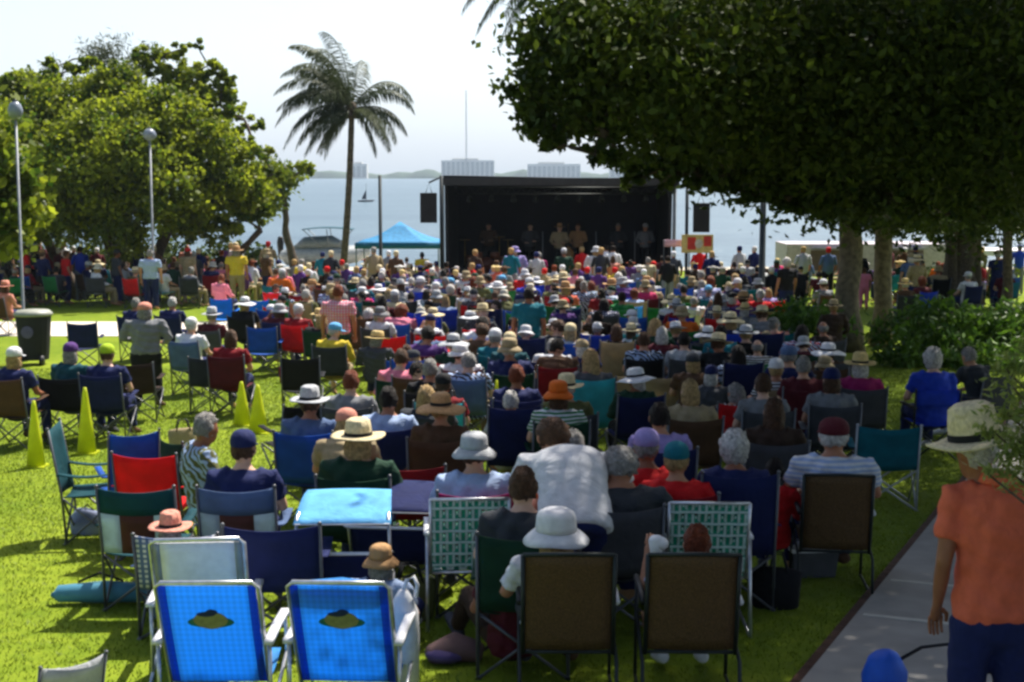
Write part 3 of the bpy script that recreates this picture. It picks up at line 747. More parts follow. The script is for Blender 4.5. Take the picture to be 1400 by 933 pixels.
def beach_chair(p, rz, label, px, py, badge=True, H=.84, pale=False, roll=True):
    root = empty('beach_chair', p, rz); W_ = .27; z0 = .20
    yb = lambda z: -.16 - .30 * (z - z0) / (H - z0)
    def panel(x0, x1, off=0, zt=H - .02, za=z0):
        return lambda u, v: (x0 + (x1 - x0) * u, yb(za + (zt - za) * v) - off - .012 * math.sin(math.pi * v), za + (zt - za) * v)
    mb = MB(); mb.sheet(panel(-W_ + .055, W_ - .055), 8, 10, .006, mi=0)
    mb.sheet(panel(-W_ + .012, -W_ + .055), 2, 10, .006, mi=1); mb.sheet(panel(W_ - .055, W_ - .012), 2, 10, .006, mi=1)
    cl = link('backrest', mb.mesh('beach_back', [M['whiteplastic'] if pale else M['beachblue'], M['greymetal'] if pale else M['beachdark']], True), root)
    if badge:
        zc_ = .61; mb = MB()
        def lens(cx, cz, a, b_, mi, th, off):
            n = 24; pts = []
            for k in range(n):
                t_ = 2 * math.pi * k / n; sx_ = math.copysign(abs(math.cos(t_)) ** 1.25, math.cos(t_)); z = cz + b_ * math.sin(t_)
                pts.append(Vector((cx + a * sx_, yb(z) - .014 - off, z)))
            top = [q + Vector((0, -th, 0)) for q in pts]
            mb.add(pts + top, [tuple(range(n)), tuple(range(2 * n - 1, n - 1, -1))] + [(k, n + k, n + (k + 1) % n, (k + 1) % n) for k in range(n)], mi)
        lens(0, zc_ - .014, .125, .040, 2, .002, 0); lens(0, zc_, .092, .058, 0, .002, .003); lens(.012, zc_ + .052, .032, .018, 1, .002, .006); lens(-.02, zc_ + .038, .05, .016, 1, .002, .0055)
        link('fish_badge', mb.mesh('fish_badge', [M['badge'], M['badgedark'], M['badgegreen']]), cl)
    mb = MB(); mb.sheet(lambda u, v: ((u - .5) * 2 * (W_ - .012), -.16 + .46 * v, z0 + .03 * v - .03 * math.sin(math.pi * v)), 8, 8, .006)
    link('seat', mb.mesh('beach_seat', M['beachblue'], True), root)
    mb = MB()
    mb.tube([(-W_, -.15, z0 - .02), (-W_, yb(H) + .02, H - .03), (-W_ + .03, yb(H), H), (W_ - .03, yb(H), H), (W_, yb(H) + .02, H - .03), (W_, -.15, z0 - .02)], .0125, 8)
    link('back_frame', mb.mesh('beach_frame', M['alu'], True), root)
    for sx in (-1, 1):
        x = sx * (W_ + .03); mb = MB(); mb.tube([(x, .30, .012), (x, .22, .46)], .011, 8); mb.tube([(x, -.42, .012), (x, .30, .24)], .011, 8); link('leg', mb.mesh('beach_leg', M['alu'], True), root)
        mb = MB(); mb.tube([(x, -.30, .012), (x, -.30, .46)], .011, 8); link('leg', mb.mesh('beach_leg', M['alu'], True), root)
        mb = MB(); mb.sheet(lambda u, v: (x + (u - .5) * .05, -.34 + .58 * v, .475 + .01 * math.sin(math.pi * v)), 2, 6, .024); link('armrest', mb.mesh('beach_arm', M['whiteplastic'], True), root)
    if roll:
        mb = MB(); mb.loft([((-W_ + .05, yb(H) + .07, H - .05), .035, .05), ((0, yb(H) + .08, H - .04), .045, .06), ((W_ - .05, yb(H) + .07, H - .05), .035, .05)], 10, side=Vector((0, 0, 1)))
        link('head_pillow', mb.mesh('pillow', M['beachblue'], True), root)
    return reg_chair(root, 'bright blue beach chair', label, px, py, 'aluminium beach chairs')
# canopy chair
def canopy_chair(p, rz, label, px, py, top=1.16, top_col='light blue', body='navy', tilt=.0):
    root = empty('canopy_chair', p, rz); root.scale = (1, 1, .70); W_ = .31
    link('backrest', CAMPLOW['backrest'][0], root, color=C[body]); link('seat', CAMPLOW['seat'][0], root, color=C[body])
    for me in CAMPLOW['cross_leg']: link('cross_leg', me, root, color=C['dark grey'])
    for sx in (-1, 1):
        mb = MB(); mb.tube([(sx * W_, -.22, .42), (sx * W_, -.36, .88), (sx * (W_ - .01), -.30, top - .05), (sx * (W_ - .03), .2, top)], .011, 8); link('canopy_post', mb.mesh('canopy_post', M['alu'], True), root)
    mb = MB()
    def can(u, v): return ((u - .5) * 2 * (W_ + .01 - .03 * v), -.36 + .62 * v, top - .10 + .14 * math.sin(v * 1.9) + .012 * math.sin(u * 3.14))
    mb.sheet(can, 10, 8, .006); link('canopy', mb.mesh('canopy', M['canvas'], True), root, color=C[top_col])
    mb = MB(); mb.tube([(-W_ - .02, -.37, .865), (-W_, -.385, .85), (W_, -.385, .85), (W_ + .02, -.37, .865)], .017, 8); mb.tube([(-W_, -.355, top - .10), (W_, -.355, top - .10)], .008, 8)
    link('top_rail', mb.mesh('canopy_rail', M['whiteplastic'], True), root)
    return reg_chair(root, 'canopy chair', label, px, py, 'chairs with sunshade canopies')
def director_chair(p, rz, label, px, py, col='royal blue'):
    root = empty('director_chair', p, rz)
    mb = MB(); mb.sheet(lambda u, v: ((u - .5) * .52, -.24 - .02 * (1 - (2 * u - 1) ** 2), .66 + .2 * v), 8, 3, .008); link('backrest', mb.mesh('dir_back', M['canvas'], True), root, color=C[col])
    mb = MB(); mb.sheet(lambda u, v: ((u - .5) * .48, -.2 + .42 * v, .45 - .03 * math.sin(math.pi * u)), 8, 3, .008); link('seat', mb.mesh('dir_seat', M['canvas'], True), root, color=C[col])
    for sx in (-1, 1):
        mb = MB(); mb.tube([(sx * .27, -.23, .40), (sx * .27, -.26, .88)], .012, 8); link('back_post', mb.mesh('dir_post', M['darkmetal'], True), root)
        mb = MB(); mb.box(sx * .27 - .025, sx * .27 + .025, -.25, .25, .63, .655); link('armrest', mb.mesh('dir_arm', M['black']), root)
        mb = MB()
        for y in (-.22, .22): mb.tube([(sx * .26, y, .012), (-sx * .24, y, .44)], .011, 8); mb.tube([(sx * .27, y, .44), (sx * .27, y, .63)], .011, 8)
        link('leg', mb.mesh('dir_leg', M['darkmetal'], True), root)
    return reg_chair(root, f'{col} director chair', label, px, py, None)
# ------------------------------------------------------------------ foliage
def leaf_cloud(name, centers, n_each, size, material, spread=.22, shell=.55, flat=.0, aspect=.55, squash=.8, clump=26, parent=None, droop=0):
    """leaf-sized faces in clumps through the volume of each lobe (x, y, z, r)"""
    allv = []; tint = []
    for (cx, cy, cz, r), n in zip(centers, n_each):
        nc = max(5, n // clump)
        d = rng.normal(size=(nc, 3)); d /= np.linalg.norm(d, axis=1)[:, None]
        rad = shell + (1 - shell) * rng.random(nc) ** .6
        rad *= 1 + .2 * rng.normal(size=nc)
        cc = d * rad[:, None] * r * np.array([1, 1, squash]) + np.array([cx, cy, cz])
        ct = rng.random(nc)
        idx = rng.integers(0, nc, n)
        c = cc[idx] + rng.normal(size=(n, 3)) * r * spread * np.array([1, 1, .8])
        a = rng.normal(size=(n, 3)); a[:, 2] -= droop; a /= np.linalg.norm(a, axis=1)[:, None]
        b = rng.normal(size=(n, 3)); b[:, :2] *= (1 - flat); b -= a * (a * b).sum(1)[:, None]; b /= np.linalg.norm(b, axis=1)[:, None]
        s = size * (.6 + .8 * rng.random(n))[:, None]
        nn = np.cross(a, b)
        q = np.stack([c - a * s * .5, c + b * s * .5 * aspect - nn * s * .06, c + a * s * .55, c - b * s * .5 * aspect - nn * s * .06], 1)
        allv.append(q.reshape(-1, 3)); t = np.clip(ct[idx] * .75 + rng.random(n) * .4 - .08, 0, 1); tint.append(np.repeat(t, 4))
    v = np.concatenate(allv).astype(np.float32); t = np.concatenate(tint).astype(np.float32); N = len(v) // 4
    me = bpy.data.meshes.new(name); me.vertices.add(len(v)); me.vertices.foreach_set('co', v.ravel())
    me.loops.add(len(v)); me.loops.foreach_set('vertex_index', np.arange(len(v), dtype=np.int32))
    me.polygons.add(N); me.polygons.foreach_set('loop_start', np.arange(0, len(v), 4, dtype=np.int32)); me.polygons.foreach_set('loop_total', np.full(N, 4, np.int32))
    me.update(); me.validate()
    at_ = me.attributes.new('tint', 'FLOAT', 'POINT'); at_.data.foreach_set('value', t)
    me.materials.append(material)
    return link(name, me, parent)
def trunk_mesh(paths, material, flare=1.5, n=14):
    mb = MB()
    for pts, r0, r1 in paths:
        k = len(pts); rings = []
        sub = 5
        P = []
        for i in range(k - 1):
            for j in range(sub):
                P.append(Vector(pts[i]).lerp(Vector(pts[i + 1]), j / sub))
        P.append(Vector(pts[-1])); K = len(P)
        for i, p in enumerate(P):
            f = i / (K - 1); r = r0 + (r1 - r0) * f
            if flare and i < 3: r *= 1 + (flare - 1) * (1 - i / 3) ** 2
            j = .05 * r * rng.normal(size=2)
            rings.append((p + Vector((j[0], j[1], 0)) * 2, r * (1 + .06 * rng.normal()), r * (1 + .06 * rng.normal())))
        mb.loft(rings, n, cap=False)
    return mb.mesh('trunk', material, True)
def lobes(spec):   # (px, py, distance, radius m)
    return [(X(a, b, d), d, zat(b, d), r) for a, b, d, r in spec]
def tree(name, label, base, stems, spec, dens, size, leaf, bark, cat='tree', group=None, rel=True, extra=None, **kw):
    root = empty(name, base); tag(root, label, cat, group)
    L = lobes(spec) + (extra or [])
    Lr = [(a - base[0], b - base[1], c - base[2], r) for a, b, c, r in L]
    leaf_cloud('crown', Lr, [int(dens * r * r * (1 if r > .3 else 1.5)) + 12 for *_, r in Lr], size, leaf, parent=root, **kw)
    paths = []
    for pts, r0, r1 in stems:
        q = [Vector(p) for p in pts]; paths.append((q, r0, r1))
    # limbs run from lobe to lobe, so that they stay inside the crown
    tops = [p[0][-1] for p in paths]; cs = [Vector(l[:3]) for l in Lr]
    ds = [min((t - c).length for t in tops) for c in cs]
    for k, c in enumerate(cs):
        cand = [(cs[m], (cs[m] - c).length) for m in range(len(cs)) if ds[m] < ds[k] - .3] + [(t, (t - c).length * 1.15) for t in tops]
        s_ = min(cand, key=lambda q: q[1])[0]; r = Lr[k][3]
        mid = s_.lerp(c, .5) + Vector((rng.normal() * .08, rng.normal() * .08, .10 * (c - s_).length))
        paths.append(([s_, mid, c], .02 + .045 * min(r, 1.8), .012 + .02 * min(r, 1.8)))
    link('trunk', trunk_mesh(paths, bark), root)
    return root
# left: big sea grape
b0 = at_d(175, 45)
tree('sea_grape_tree', 'large spreading bright green tree at left, over the shaded crowd', b0,
     [([(0, 0, 0), (-.3, 0, 1.2), (-.8, .2, 2.6)], .30, .18), ([(.3, .2, 0), (.9, .1, 1.4), (1.6, 0, 2.8)], .24, .14), ([(-1.6, .4, 0), (-2.4, .4, 1.4), (-3.0, .3, 2.6)], .22, .13), ([(2.2, .6, 0), (3.2, .5, 1.2), (4.2, .3, 2.2)], .16, .09)],
     [(20, 200, 45, 1.7), (95, 165, 46, 1.5), (160, 130, 46, 1.1), (50, 128, 47, .9), (150, 215, 44, 1.8), (225, 175, 45, 1.35), (258, 112, 47, .75), (215, 88, 47, .55), (225, 250, 44, 1.6), (290, 215, 45, 1.2), (300, 145, 47, .75), (335, 262, 45, .9), (350, 205, 46, .5), (372, 240, 46, .4),
      (85, 270, 44, 1.6), (170, 292, 44, 1.25), (270, 292, 45, .95), (320, 300, 45, .6), (355, 292, 45, .42), (15, 290, 44, 1.3), (340, 170, 47, .38), (285, 90, 47, .4), (10, 120, 46, .5), (105, 92, 47, .4), (190, 72, 47, .3), (245, 68, 47, .28), (312, 108, 47, .3), (140, 84, 47, .35), (0, 240, 44, 1.2), (70, 90, 47, .3), (270, 62, 47, .22)],
     3700, .14, M['grapeleaf'], M['bark'], spread=.13, aspect=.85, shell=.6, clump=52)
b1 = at_d(-70, 30)
tree('broadleaf_tree', 'yellow-green tree cut by the left frame edge, behind the first lamp post', b1,
     [([(0, 0, 0), (.1, 0, 1.4), (.3, 0, 2.4)], .2, .12)], [(-20, 230, 30, .95), (10, 290, 30, .8), (-60, 280, 30, 1.3), (-50, 190, 30, 1.0), (25, 235, 30, .45)], 1900, .2, M['grapeleaf'], M['bark'], spread=.2, aspect=.8)
b2 = at_d(170, 58)
tree('feathery_pine', 'grey-green feathery pine showing above the sea grape crown', b2, [([(0, 0, 0), (0, 0, 3), (0, 0, 7.5)], .25, .08)],
     [(150, 65, 58, .8), (190, 75, 58, .6), (70, 95, 58, .5), (130, 80, 58, .6), (160, 110, 58, 1.2)], 900, .22, M['palmleaf'], M['bark'], aspect=.18, spread=.3)
b3 = at_d(405, 61)
tree('shore_tree', 'soft green tree at the waterline, right of the sea grape', b3, [([(0, 0, 0), (-.4, 0, 1.6), (-.4, 0, 3)], .2, .1)],
     [(375, 245, 61, .8), (402, 240, 61, .5), (430, 232, 61, .28), (350, 250, 61, 1.1), (415, 228, 61, .3), (365, 270, 61, .9)], 1100, .24, M['grapeleaf'], M['bark'], spread=.25)
# right: ficus trees
bT = at_d(1180, 30)
xt = lambda px, d, b: X(px, 400, d) - b.x
tree('ficus_tree', 'dark ficus with two slim trunks rising from the bright shrubs', bT,
     [([(xt(1162, 30, bT), 0, 0), (xt(1160, 30, bT), 0, 2.2), (xt(1158, 30, bT), 0, 4.8)], .27, .22), ([(xt(1207, 31, bT), 1, 0), (xt(1206, 31, bT), 1, 2.2), (xt(1204, 31, bT), 1, 4.8)], .20, .17)],
     [(1150, 180, 29, 1.8), (1210, 235, 30, 1.3), (1090, 205, 29, 1.4), (1240, 160, 30, 2.0), (1150, 250, 30, .7), (1120, 120, 29, 2), (1050, 232, 29, .6), (1230, 285, 31, .5), (1020, 150, 28, 1.6), (1100, 262, 29, .45), (1190, 40, 30, 2.4), (1060, 60, 29, 2.2)], 1500, .17, M['ficusleaf'], M['palebark'], spread=.22, group='ficus trees on the right')
bU = at_d(1325, 42)
tree('ficus_tree', 'broad dark ficus with a thick clustered trunk behind the hedge', bU,
     [([(xt(1312, 42, bU), 0, 0), (xt(1310, 42, bU), 0, 2.2), (xt(1306, 42, bU), 0, 4.2)], .48, .42), ([(xt(1335, 42, bU), .5, 0), (xt(1335, 42, bU), .5, 2.2), (xt(1345, 42, bU), .5, 4)], .26, .22), ([(xt(1296, 42, bU), -.4, 0), (xt(1293, 42, bU), -.4, 2), (xt(1300, 42, bU), -.2, 3.6)], .16, .14)],
     [(1310, 235, 42, 2.0), (1380, 230, 42, 1.9), (1260, 215, 42, 2.2), (1340, 180, 42, 2.6), (1250, 130, 42, 2.8), (1400, 130, 42, 3.0), (1215, 265, 41, .7), (1285, 285, 42, .9), (1350, 290, 42, .6), (1420, 270, 42, 1.2), (1180, 200, 42, 1.8)], 1000, .22, M['ficusleaf'], M['bark'], spread=.22, group='ficus trees on the right')
bV = at_d(1376, 36)
tree('ficus_tree', 'slim straight trunk at far right under the dark canopy', bV, [([(0, 0, 0), (0, 0, 2.5), (0, 0, 5)], .13, .11)], [(1376, 225, 36, 1.0), (1400, 190, 36, 1.6), (1350, 170, 36, 1.5), (1410, 290, 36, .6)], 1100, .2, M['ficusleaf'], M['bark'], group='ficus trees on the right')
bW = Vector((9.6, 11.5, g(11.5)))
over = [(2.6, 19, ZC + 2.6, .8), (4.2, 19.5, ZC + 2.4, 1.3), (6.2, 20, ZC + 2.6, 1.6), (3.4, 22, ZC + 2.9, 1.1), (5.2, 23, ZC + 2.9, 1.5), (7.4, 23, ZC + 2.8, 1.7), (4.6, 25.5, ZC + 3.2, 1.2), (6.8, 26, ZC + 3.2, 1.6), (9, 21, ZC + 3, 1.9), (9.5, 25, ZC + 3.4, 1.9)]
for yy in np.arange(-3.5, 19, 1.9):  # unseen crown lobes overhead and behind the camera, extended to deepen the shade
    for xx in np.arange(2.9, 16, 1.9):
        if xx < 2.8 + max(0, (yy - 13)) * .75 or (yy < 5 and xx < 3.5): continue
        over.append((xx + rng.normal() * .3, yy + rng.normal() * .3, ZC + 3.6 + max(0, yy - 12) * .14 + rng.normal() * .3 + .45 * math.sqrt(max(0, xx - 1)), 1.45))
tree('ficus_tree', 'huge dark overhanging ficus canopy filling the upper right', bW,
     [([(0, 0, 0), (-.2, .1, 3), (-.6, .3, 6.2)], .55, .4), ([(.7, .5, 0), (.6, .5, 3), (.4, .6, 6)], .3, .22)],
     [(790, 105, 14, .52), (800, 45, 14, .60), (765, 140, 14, .28), (850, 100, 14, .72), (860, 150, 15, .42), (910, 40, 14, 1.1), (940, 120, 15, .9), (890, 190, 15.5, .26), (1000, 160, 16, .72), (1020, 70, 15, 1.2), (930, 205, 16, .28), (960, 215, 17, .3),
      (1100, 110, 16, 1.2), (1110, 195, 17, .6), (1200, 150, 16, 1.2), (1190, 50, 15, 1.4), (1300, 90, 15, 1.4), (1310, 190, 16, 1.0), (1400, 150, 15, 1.3), (1210, 235, 18, .5), (1400, 240, 17, .8), (1020, 225, 17, .3), (716, 118, 14, 0.2), (728, 160, 14, 0.18), (748, 182, 14, 0.16), (742, 60, 14, 0.2), (770, 15, 14, 0.25), (775, 175, 14, 0.15), (800, 160, 14, 0.22), (830, 185, 14, 0.16), (838, 215, 14, 0.15), (858, 222, 16, 0.13), (880, 228, 16, 0.16), (905, 232, 16, 0.14), (925, 240, 16, 0.12), (948, 236, 16, 0.2), (975, 246, 16, 0.15), (1000, 238, 16, 0.2), (1030, 252, 16, 0.15), (1060, 250, 16, 0.2), (1090, 262, 16, 0.16), (1120, 258, 16, 0.2), (1148, 296, 27, .34), (1128, 280, 27, .3), (1180, 300, 27, .3), (1225, 304, 28, .34), (1262, 298, 30, .36), (1285, 312, 34, .4), (1345, 306, 34, .45), (1395, 300, 34, .5), (1155, 270, 16, 0.2), (1190, 262, 16, 0.25), (1230, 275, 16, 0.2), (1270, 262, 16, 0.2), (1310, 275, 16, 0.2), (1350, 262, 16, 0.22), (710, 140, 14, 0.1), (870, 235, 16, 0.09), (1110, 277, 16, 0.07), (723, 163, 14, 0.09), (868, 248, 16, 0.1), (1262, 283, 16, 0.11), (813, 209, 14, 0.12), (1057, 273, 16, 0.11), (756, 203, 14, 0.11), (912, 228, 16, 0.12), (1024, 268, 16, 0.12), (1182, 293, 16, 0.09), (1239, 283, 16, 0.13), (1290, 270, 16, 0.08), (857, 244, 16, 0.1), (1125, 267, 16, 0.1), (967, 248, 16, 0.11), (1097, 284, 16, 0.11), (1323, 293, 16, 0.13), (1154, 266, 16, 0.12), (1346, 293, 16, 0.1), (1182, 270, 16, 0.12), (1090, 263, 16, 0.07), (1274, 299, 16, 0.08), (1239, 282, 16, 0.08), (907, 251, 16, 0.12), (743, 198, 14, 0.07), (1185, 274, 16, 0.12), (1357, 280, 16, 0.13), (917, 231, 16, 0.11), (735, 173, 14, 0.09), (1114, 262, 16, 0.07), (1283, 277, 16, 0.13), (1302, 278, 16, 0.1), (1055, 270, 16, 0.11), (1081, 273, 16, 0.13), (1047, 262, 16, 0.11), (870, 227, 16, 0.13), (1056, 267, 16, 0.07), (986, 258, 16, 0.07), (1118, 277, 16, 0.07), (1125, 273, 16, 0.11), (945, 255, 16, 0.11), (729, 153, 14, 0.11), (1345, 272, 16, 0.1), (722, 180, 14, 0.09), (760, 196, 14, 0.09)],
     4600, .09, M['ficusleaf'], M['bark'], extra=over, spread=.24, shell=.45, clump=22, group='ficus trees on the right')

# palms
def palm(base, top, label, fronds, length, lean, trunk_r=.13, name='coconut_palm', size=1.0, bend=1):
    root = empty(name, base); tag(root, label, 'palm tree')
    t = Vector(top) - Vector(base)
    mb = MB(); P = [Vector((lean * math.sin(f * math.pi) + t.x * f ** bend, t.y * f, t.z * f)) for f in np.linspace(0, 1, 26)]
    mb.loft([(p, trunk_r * (1.5 - .5 * min(1, i / 4)) * (1 if i % 2 else 1.06) * (1 - .25 * i / 26),) * 1 + (trunk_r * (1.5 - .5 * min(1, i / 4)) * (1 if i % 2 else 1.06) * (1 - .25 * i / 26),) for i, p in enumerate(P)], 12, cap=False)
    link('trunk', mb.mesh('palm_trunk', M['palebark'], True), root)
    mb = MB(); mb.ball(t, .2 * size, .2 * size, .28 * size, 10, 8)
    for k in range(7):
        a = k * .9; mb.ball(t + Vector((math.cos(a) * .2, math.sin(a) * .2, -.22)) * size, .09, .09, .11, 8, 6)
    link('crownshaft', mb.mesh('palm_heart', M['bark'], True), root)
    for az, el, ln, drp, wind in fronds:
        mb = MB(); K = 26; pts = []
        d0 = Vector((math.cos(az) * math.cos(el), math.sin(az) * math.cos(el), math.sin(el))); p = t.copy(); d = d0.copy()
        seg = ln / K
        for i in range(K + 1):
            pts.append(p.copy()); d = (d + Vector((wind, 0, -drp)) * (.35 + i / K) / K * 2.2).normalized(); p = p + d * seg
        mb.tube(pts, .022 * size, 6, r2=.005); nr = len(mb.f)
        for i in range(3, K + 1):
            dd = (pts[i] - pts[i - 1]).normalized(); sd = dd.cross(Vector((0, 0, 1))); sd = sd.normalized() if sd.length > .05 else Vector((0, 1, 0))
            f = i / K; L = size * .62 * math.sin(math.pi * (.12 + .82 * f)) ** .8 + .05
            for s_ in (-1, 1):
                for o_ in (0, .33, .66):
                    a0 = pts[i] - dd * seg * o_; dirn = (sd * s_ * .75 + dd * .55 + Vector((wind * .6 + rng.normal() * .08, rng.normal() * .08, -.55 + rng.normal() * .15))).normalized()
                    a1 = a0 + dirn * L * .55; a2 = a0 + (dirn + Vector((wind * .3, 0, -.45))).normalized() * L
                    wv = dd * .017 * size
                    mb.add([a0 - wv * .6, a0 + wv * .6, a1 + wv, a1 - wv, a2], [(0, 1, 2, 3), (3, 2, 4)])
        me = mb.mesh('frond', M['palmleaf'])
        q = me.attributes.new('tint', 'FLOAT', 'POINT'); tt = rng.random(); q.data.foreach_set('value', np.full(len(mb.v), tt, np.float32))
        link('frond', me, root)
    return root
pb_ = at_d(467, 50); ptop = Vector((X(481, 150, 50), 50, zat(150, 50)))
fr = []
for az, el, ln in [(115, 74, 4.3), (250, 72, 4.1), (75, 70, 3.6), (20, 58, 3.3), (180, 38, 3.4), (190, 12, 3.1), (172, 58, 3.7), (200, 52, 3.5), (165, -5, 2.7), (185, -32, 2.4), (215, 20, 3.0), (150, 25, 3.0), (140, 62, 3.7), (125, 60, 3.8), (230, 68, 3.7), (250, 45, 3.0), (130, 0, 2.6), (240, -5, 2.6), (160, 70, 3.9), (200, 62, 3.7), (2, 44, 3.0), (12, 18, 2.9), (-20, -8, 2.6), (-40, 20, 2.6), (40, 15, 2.6), (-10, -38, 2.3), (195, 72, 3.9), (175, 22, 3.3), (160, 45, 3.5), (178, 0, 2.9), (205, 35, 3.2), (150, -20, 2.4), (220, -25, 2.3)]:
    fr.append((R(az + rng.normal() * 7), R(el + rng.normal() * 6), ln * rng.uniform(.78, .95), (.75 if el > 60 else .95) + rng.random() * .5, (-.12 if el > 66 else -.24) if 100 < az < 260 else -.03))
palm(pb_, ptop, 'tall coconut palm with wind-blown fronds standing left of the stage', fr, 3, .06)
# feathery palm leaning left behind the dark canopy, its crown just above the frame
pc = at_d(1166, 33); tt_ = Vector((X(800, -30, 33), 33, zat(-60, 33)))
palm(pc, tt_, 'palm with a leaning trunk behind the slim ficus trunk, fronds at the top edge', [(R(a_), R(e), l, 1.0, -.1) for a_, e, l in [(180, 15, 3.3), (188, 0, 3.2), (170, 30, 3.3), (200, -15, 3.0), (210, 30, 3.0), (140, 10, 2.8), (250, 20, 2.5), (90, 30, 2.5), (30, 20, 2.4), (-30, 25, 2.4), (-80, 20, 2.4)]], 3, 0, name='leaning_palm', bend=3)

# shrubs
def shrub(name, label, spec, dens, size, leaf, cat='shrub', group=None, off=0, **kw):
    L = lobes(spec); y0 = L[0][1]; base = Vector((sum(l[0] for l in L) / len(L) + off, y0, g(y0)))
    root = empty(name, base); tag(root, label, cat, group)
    Lr = [(a - base.x, b - base.y, max(c - base.z, r * .5), r) for a, b, c, r in L]
    leaf_cloud('foliage', Lr, [int(dens * r * r) for *_, r in Lr], size, leaf, parent=root, **kw)
    paths = [([Vector((a * .6 if not off else .05 * a, b * .6, 0)), Vector((a * (.9 if not off else .12), b, c * .6)), Vector((a, b, c))], .03, .01) for a, b, c, r in Lr]
    if off: paths = [(p, .012, .004) for p, _, _ in paths]
    link('stem', trunk_mesh(paths, M['bark'], 0, 8), root); return root
shrub('garden_shrub', 'bright green shrub left of the two slim trunks', [(1065, 455, 27, .5), (1095, 440, 27.5, .55), (1120, 450, 27, .5), (1040, 470, 26.5, .35)], 2600, .16, M['shrubleaf'], aspect=.35, group='leafy shrubs round the ficus trunks', droop=-.6)
shrub('garden_shrub', 'green shrub just right of the two slim trunks', [(1240, 460, 28, .6), (1265, 445, 28.5, .6), (1230, 485, 27, .4), (1275, 480, 27.5, .55)], 2600, .17, M['shrubleaf'], aspect=.35, group='leafy shrubs round the ficus trunks', droop=-.6)
shrub('garden_shrub', 'wide leafy shrub between the thick trunk and the path', [(1310, 455, 28, .65), (1345, 465, 28, .6), (1315, 490, 27, .5)], 2600, .17, M['shrubleaf'], aspect=.35, group='leafy shrubs round the ficus trunks', droop=-.6)
shrub('garden_shrub', 'leafy shrub at the right frame edge behind the grey-haired man', [(1385, 450, 28, .7), (1410, 475, 27.5, .7), (1375, 495, 26.5, .45)], 2600, .17, M['shrubleaf'], aspect=.35, group='leafy shrubs round the ficus trunks', droop=-.6)
for k_, (px_, lb_) in enumerate(((20, 'added dark bush deepening the shade at the left frame edge'), (95, 'added dark bush under the sea grape, second from the left edge'), (170, 'added dark bush just left of the second lamp post'), (245, 'added dark bush just right of the second lamp post'), (320, 'added dark bush at the right end of the shaded band'))):  # bushes added to darken the shaded band under the tree
    shrub('added_bush', lb_, [(px_ - 22, 362, 49.5, .9), (px_ + 20, 366, 49.8, .85), (px_, 375, 49, .8)], 900, .2, M['ficusleaf'], aspect=.7, group='bushes added to darken the shade beneath the sea grape')
for px_, lb_ in ((1250, 'added dark bush left of the thick ficus trunk'), (1345, 'added dark bush right of the thick ficus trunk')):  # undergrowth added to darken the right side behind the trunks
    shrub('added_bush', lb_, [(px_ - 20, 392, 46, .6), (px_ + 20, 390, 46.3, .6)], 1200, .18, M['ficusleaf'], aspect=.7, group='bushes added to darken the space by the thick trunk')
shrub('pale_shrub', 'pale feathery shrub close at right, partly hiding the straw hat', [(1420, 560, 5.0, .14), (1390, 600, 5.0, .07), (1370, 635, 5.0, .05), (1420, 640, 5.0, .11), (1385, 530, 5.0, .08), (1430, 490, 5.0, .10), (1350, 648, 5.0, .03), (1358, 590, 5.0, .045), (1372, 560, 5.0, .05), (1375, 505, 5.0, .045)], 34000, .034, M['paleleaf'], aspect=.3, spread=.3, off=.9)

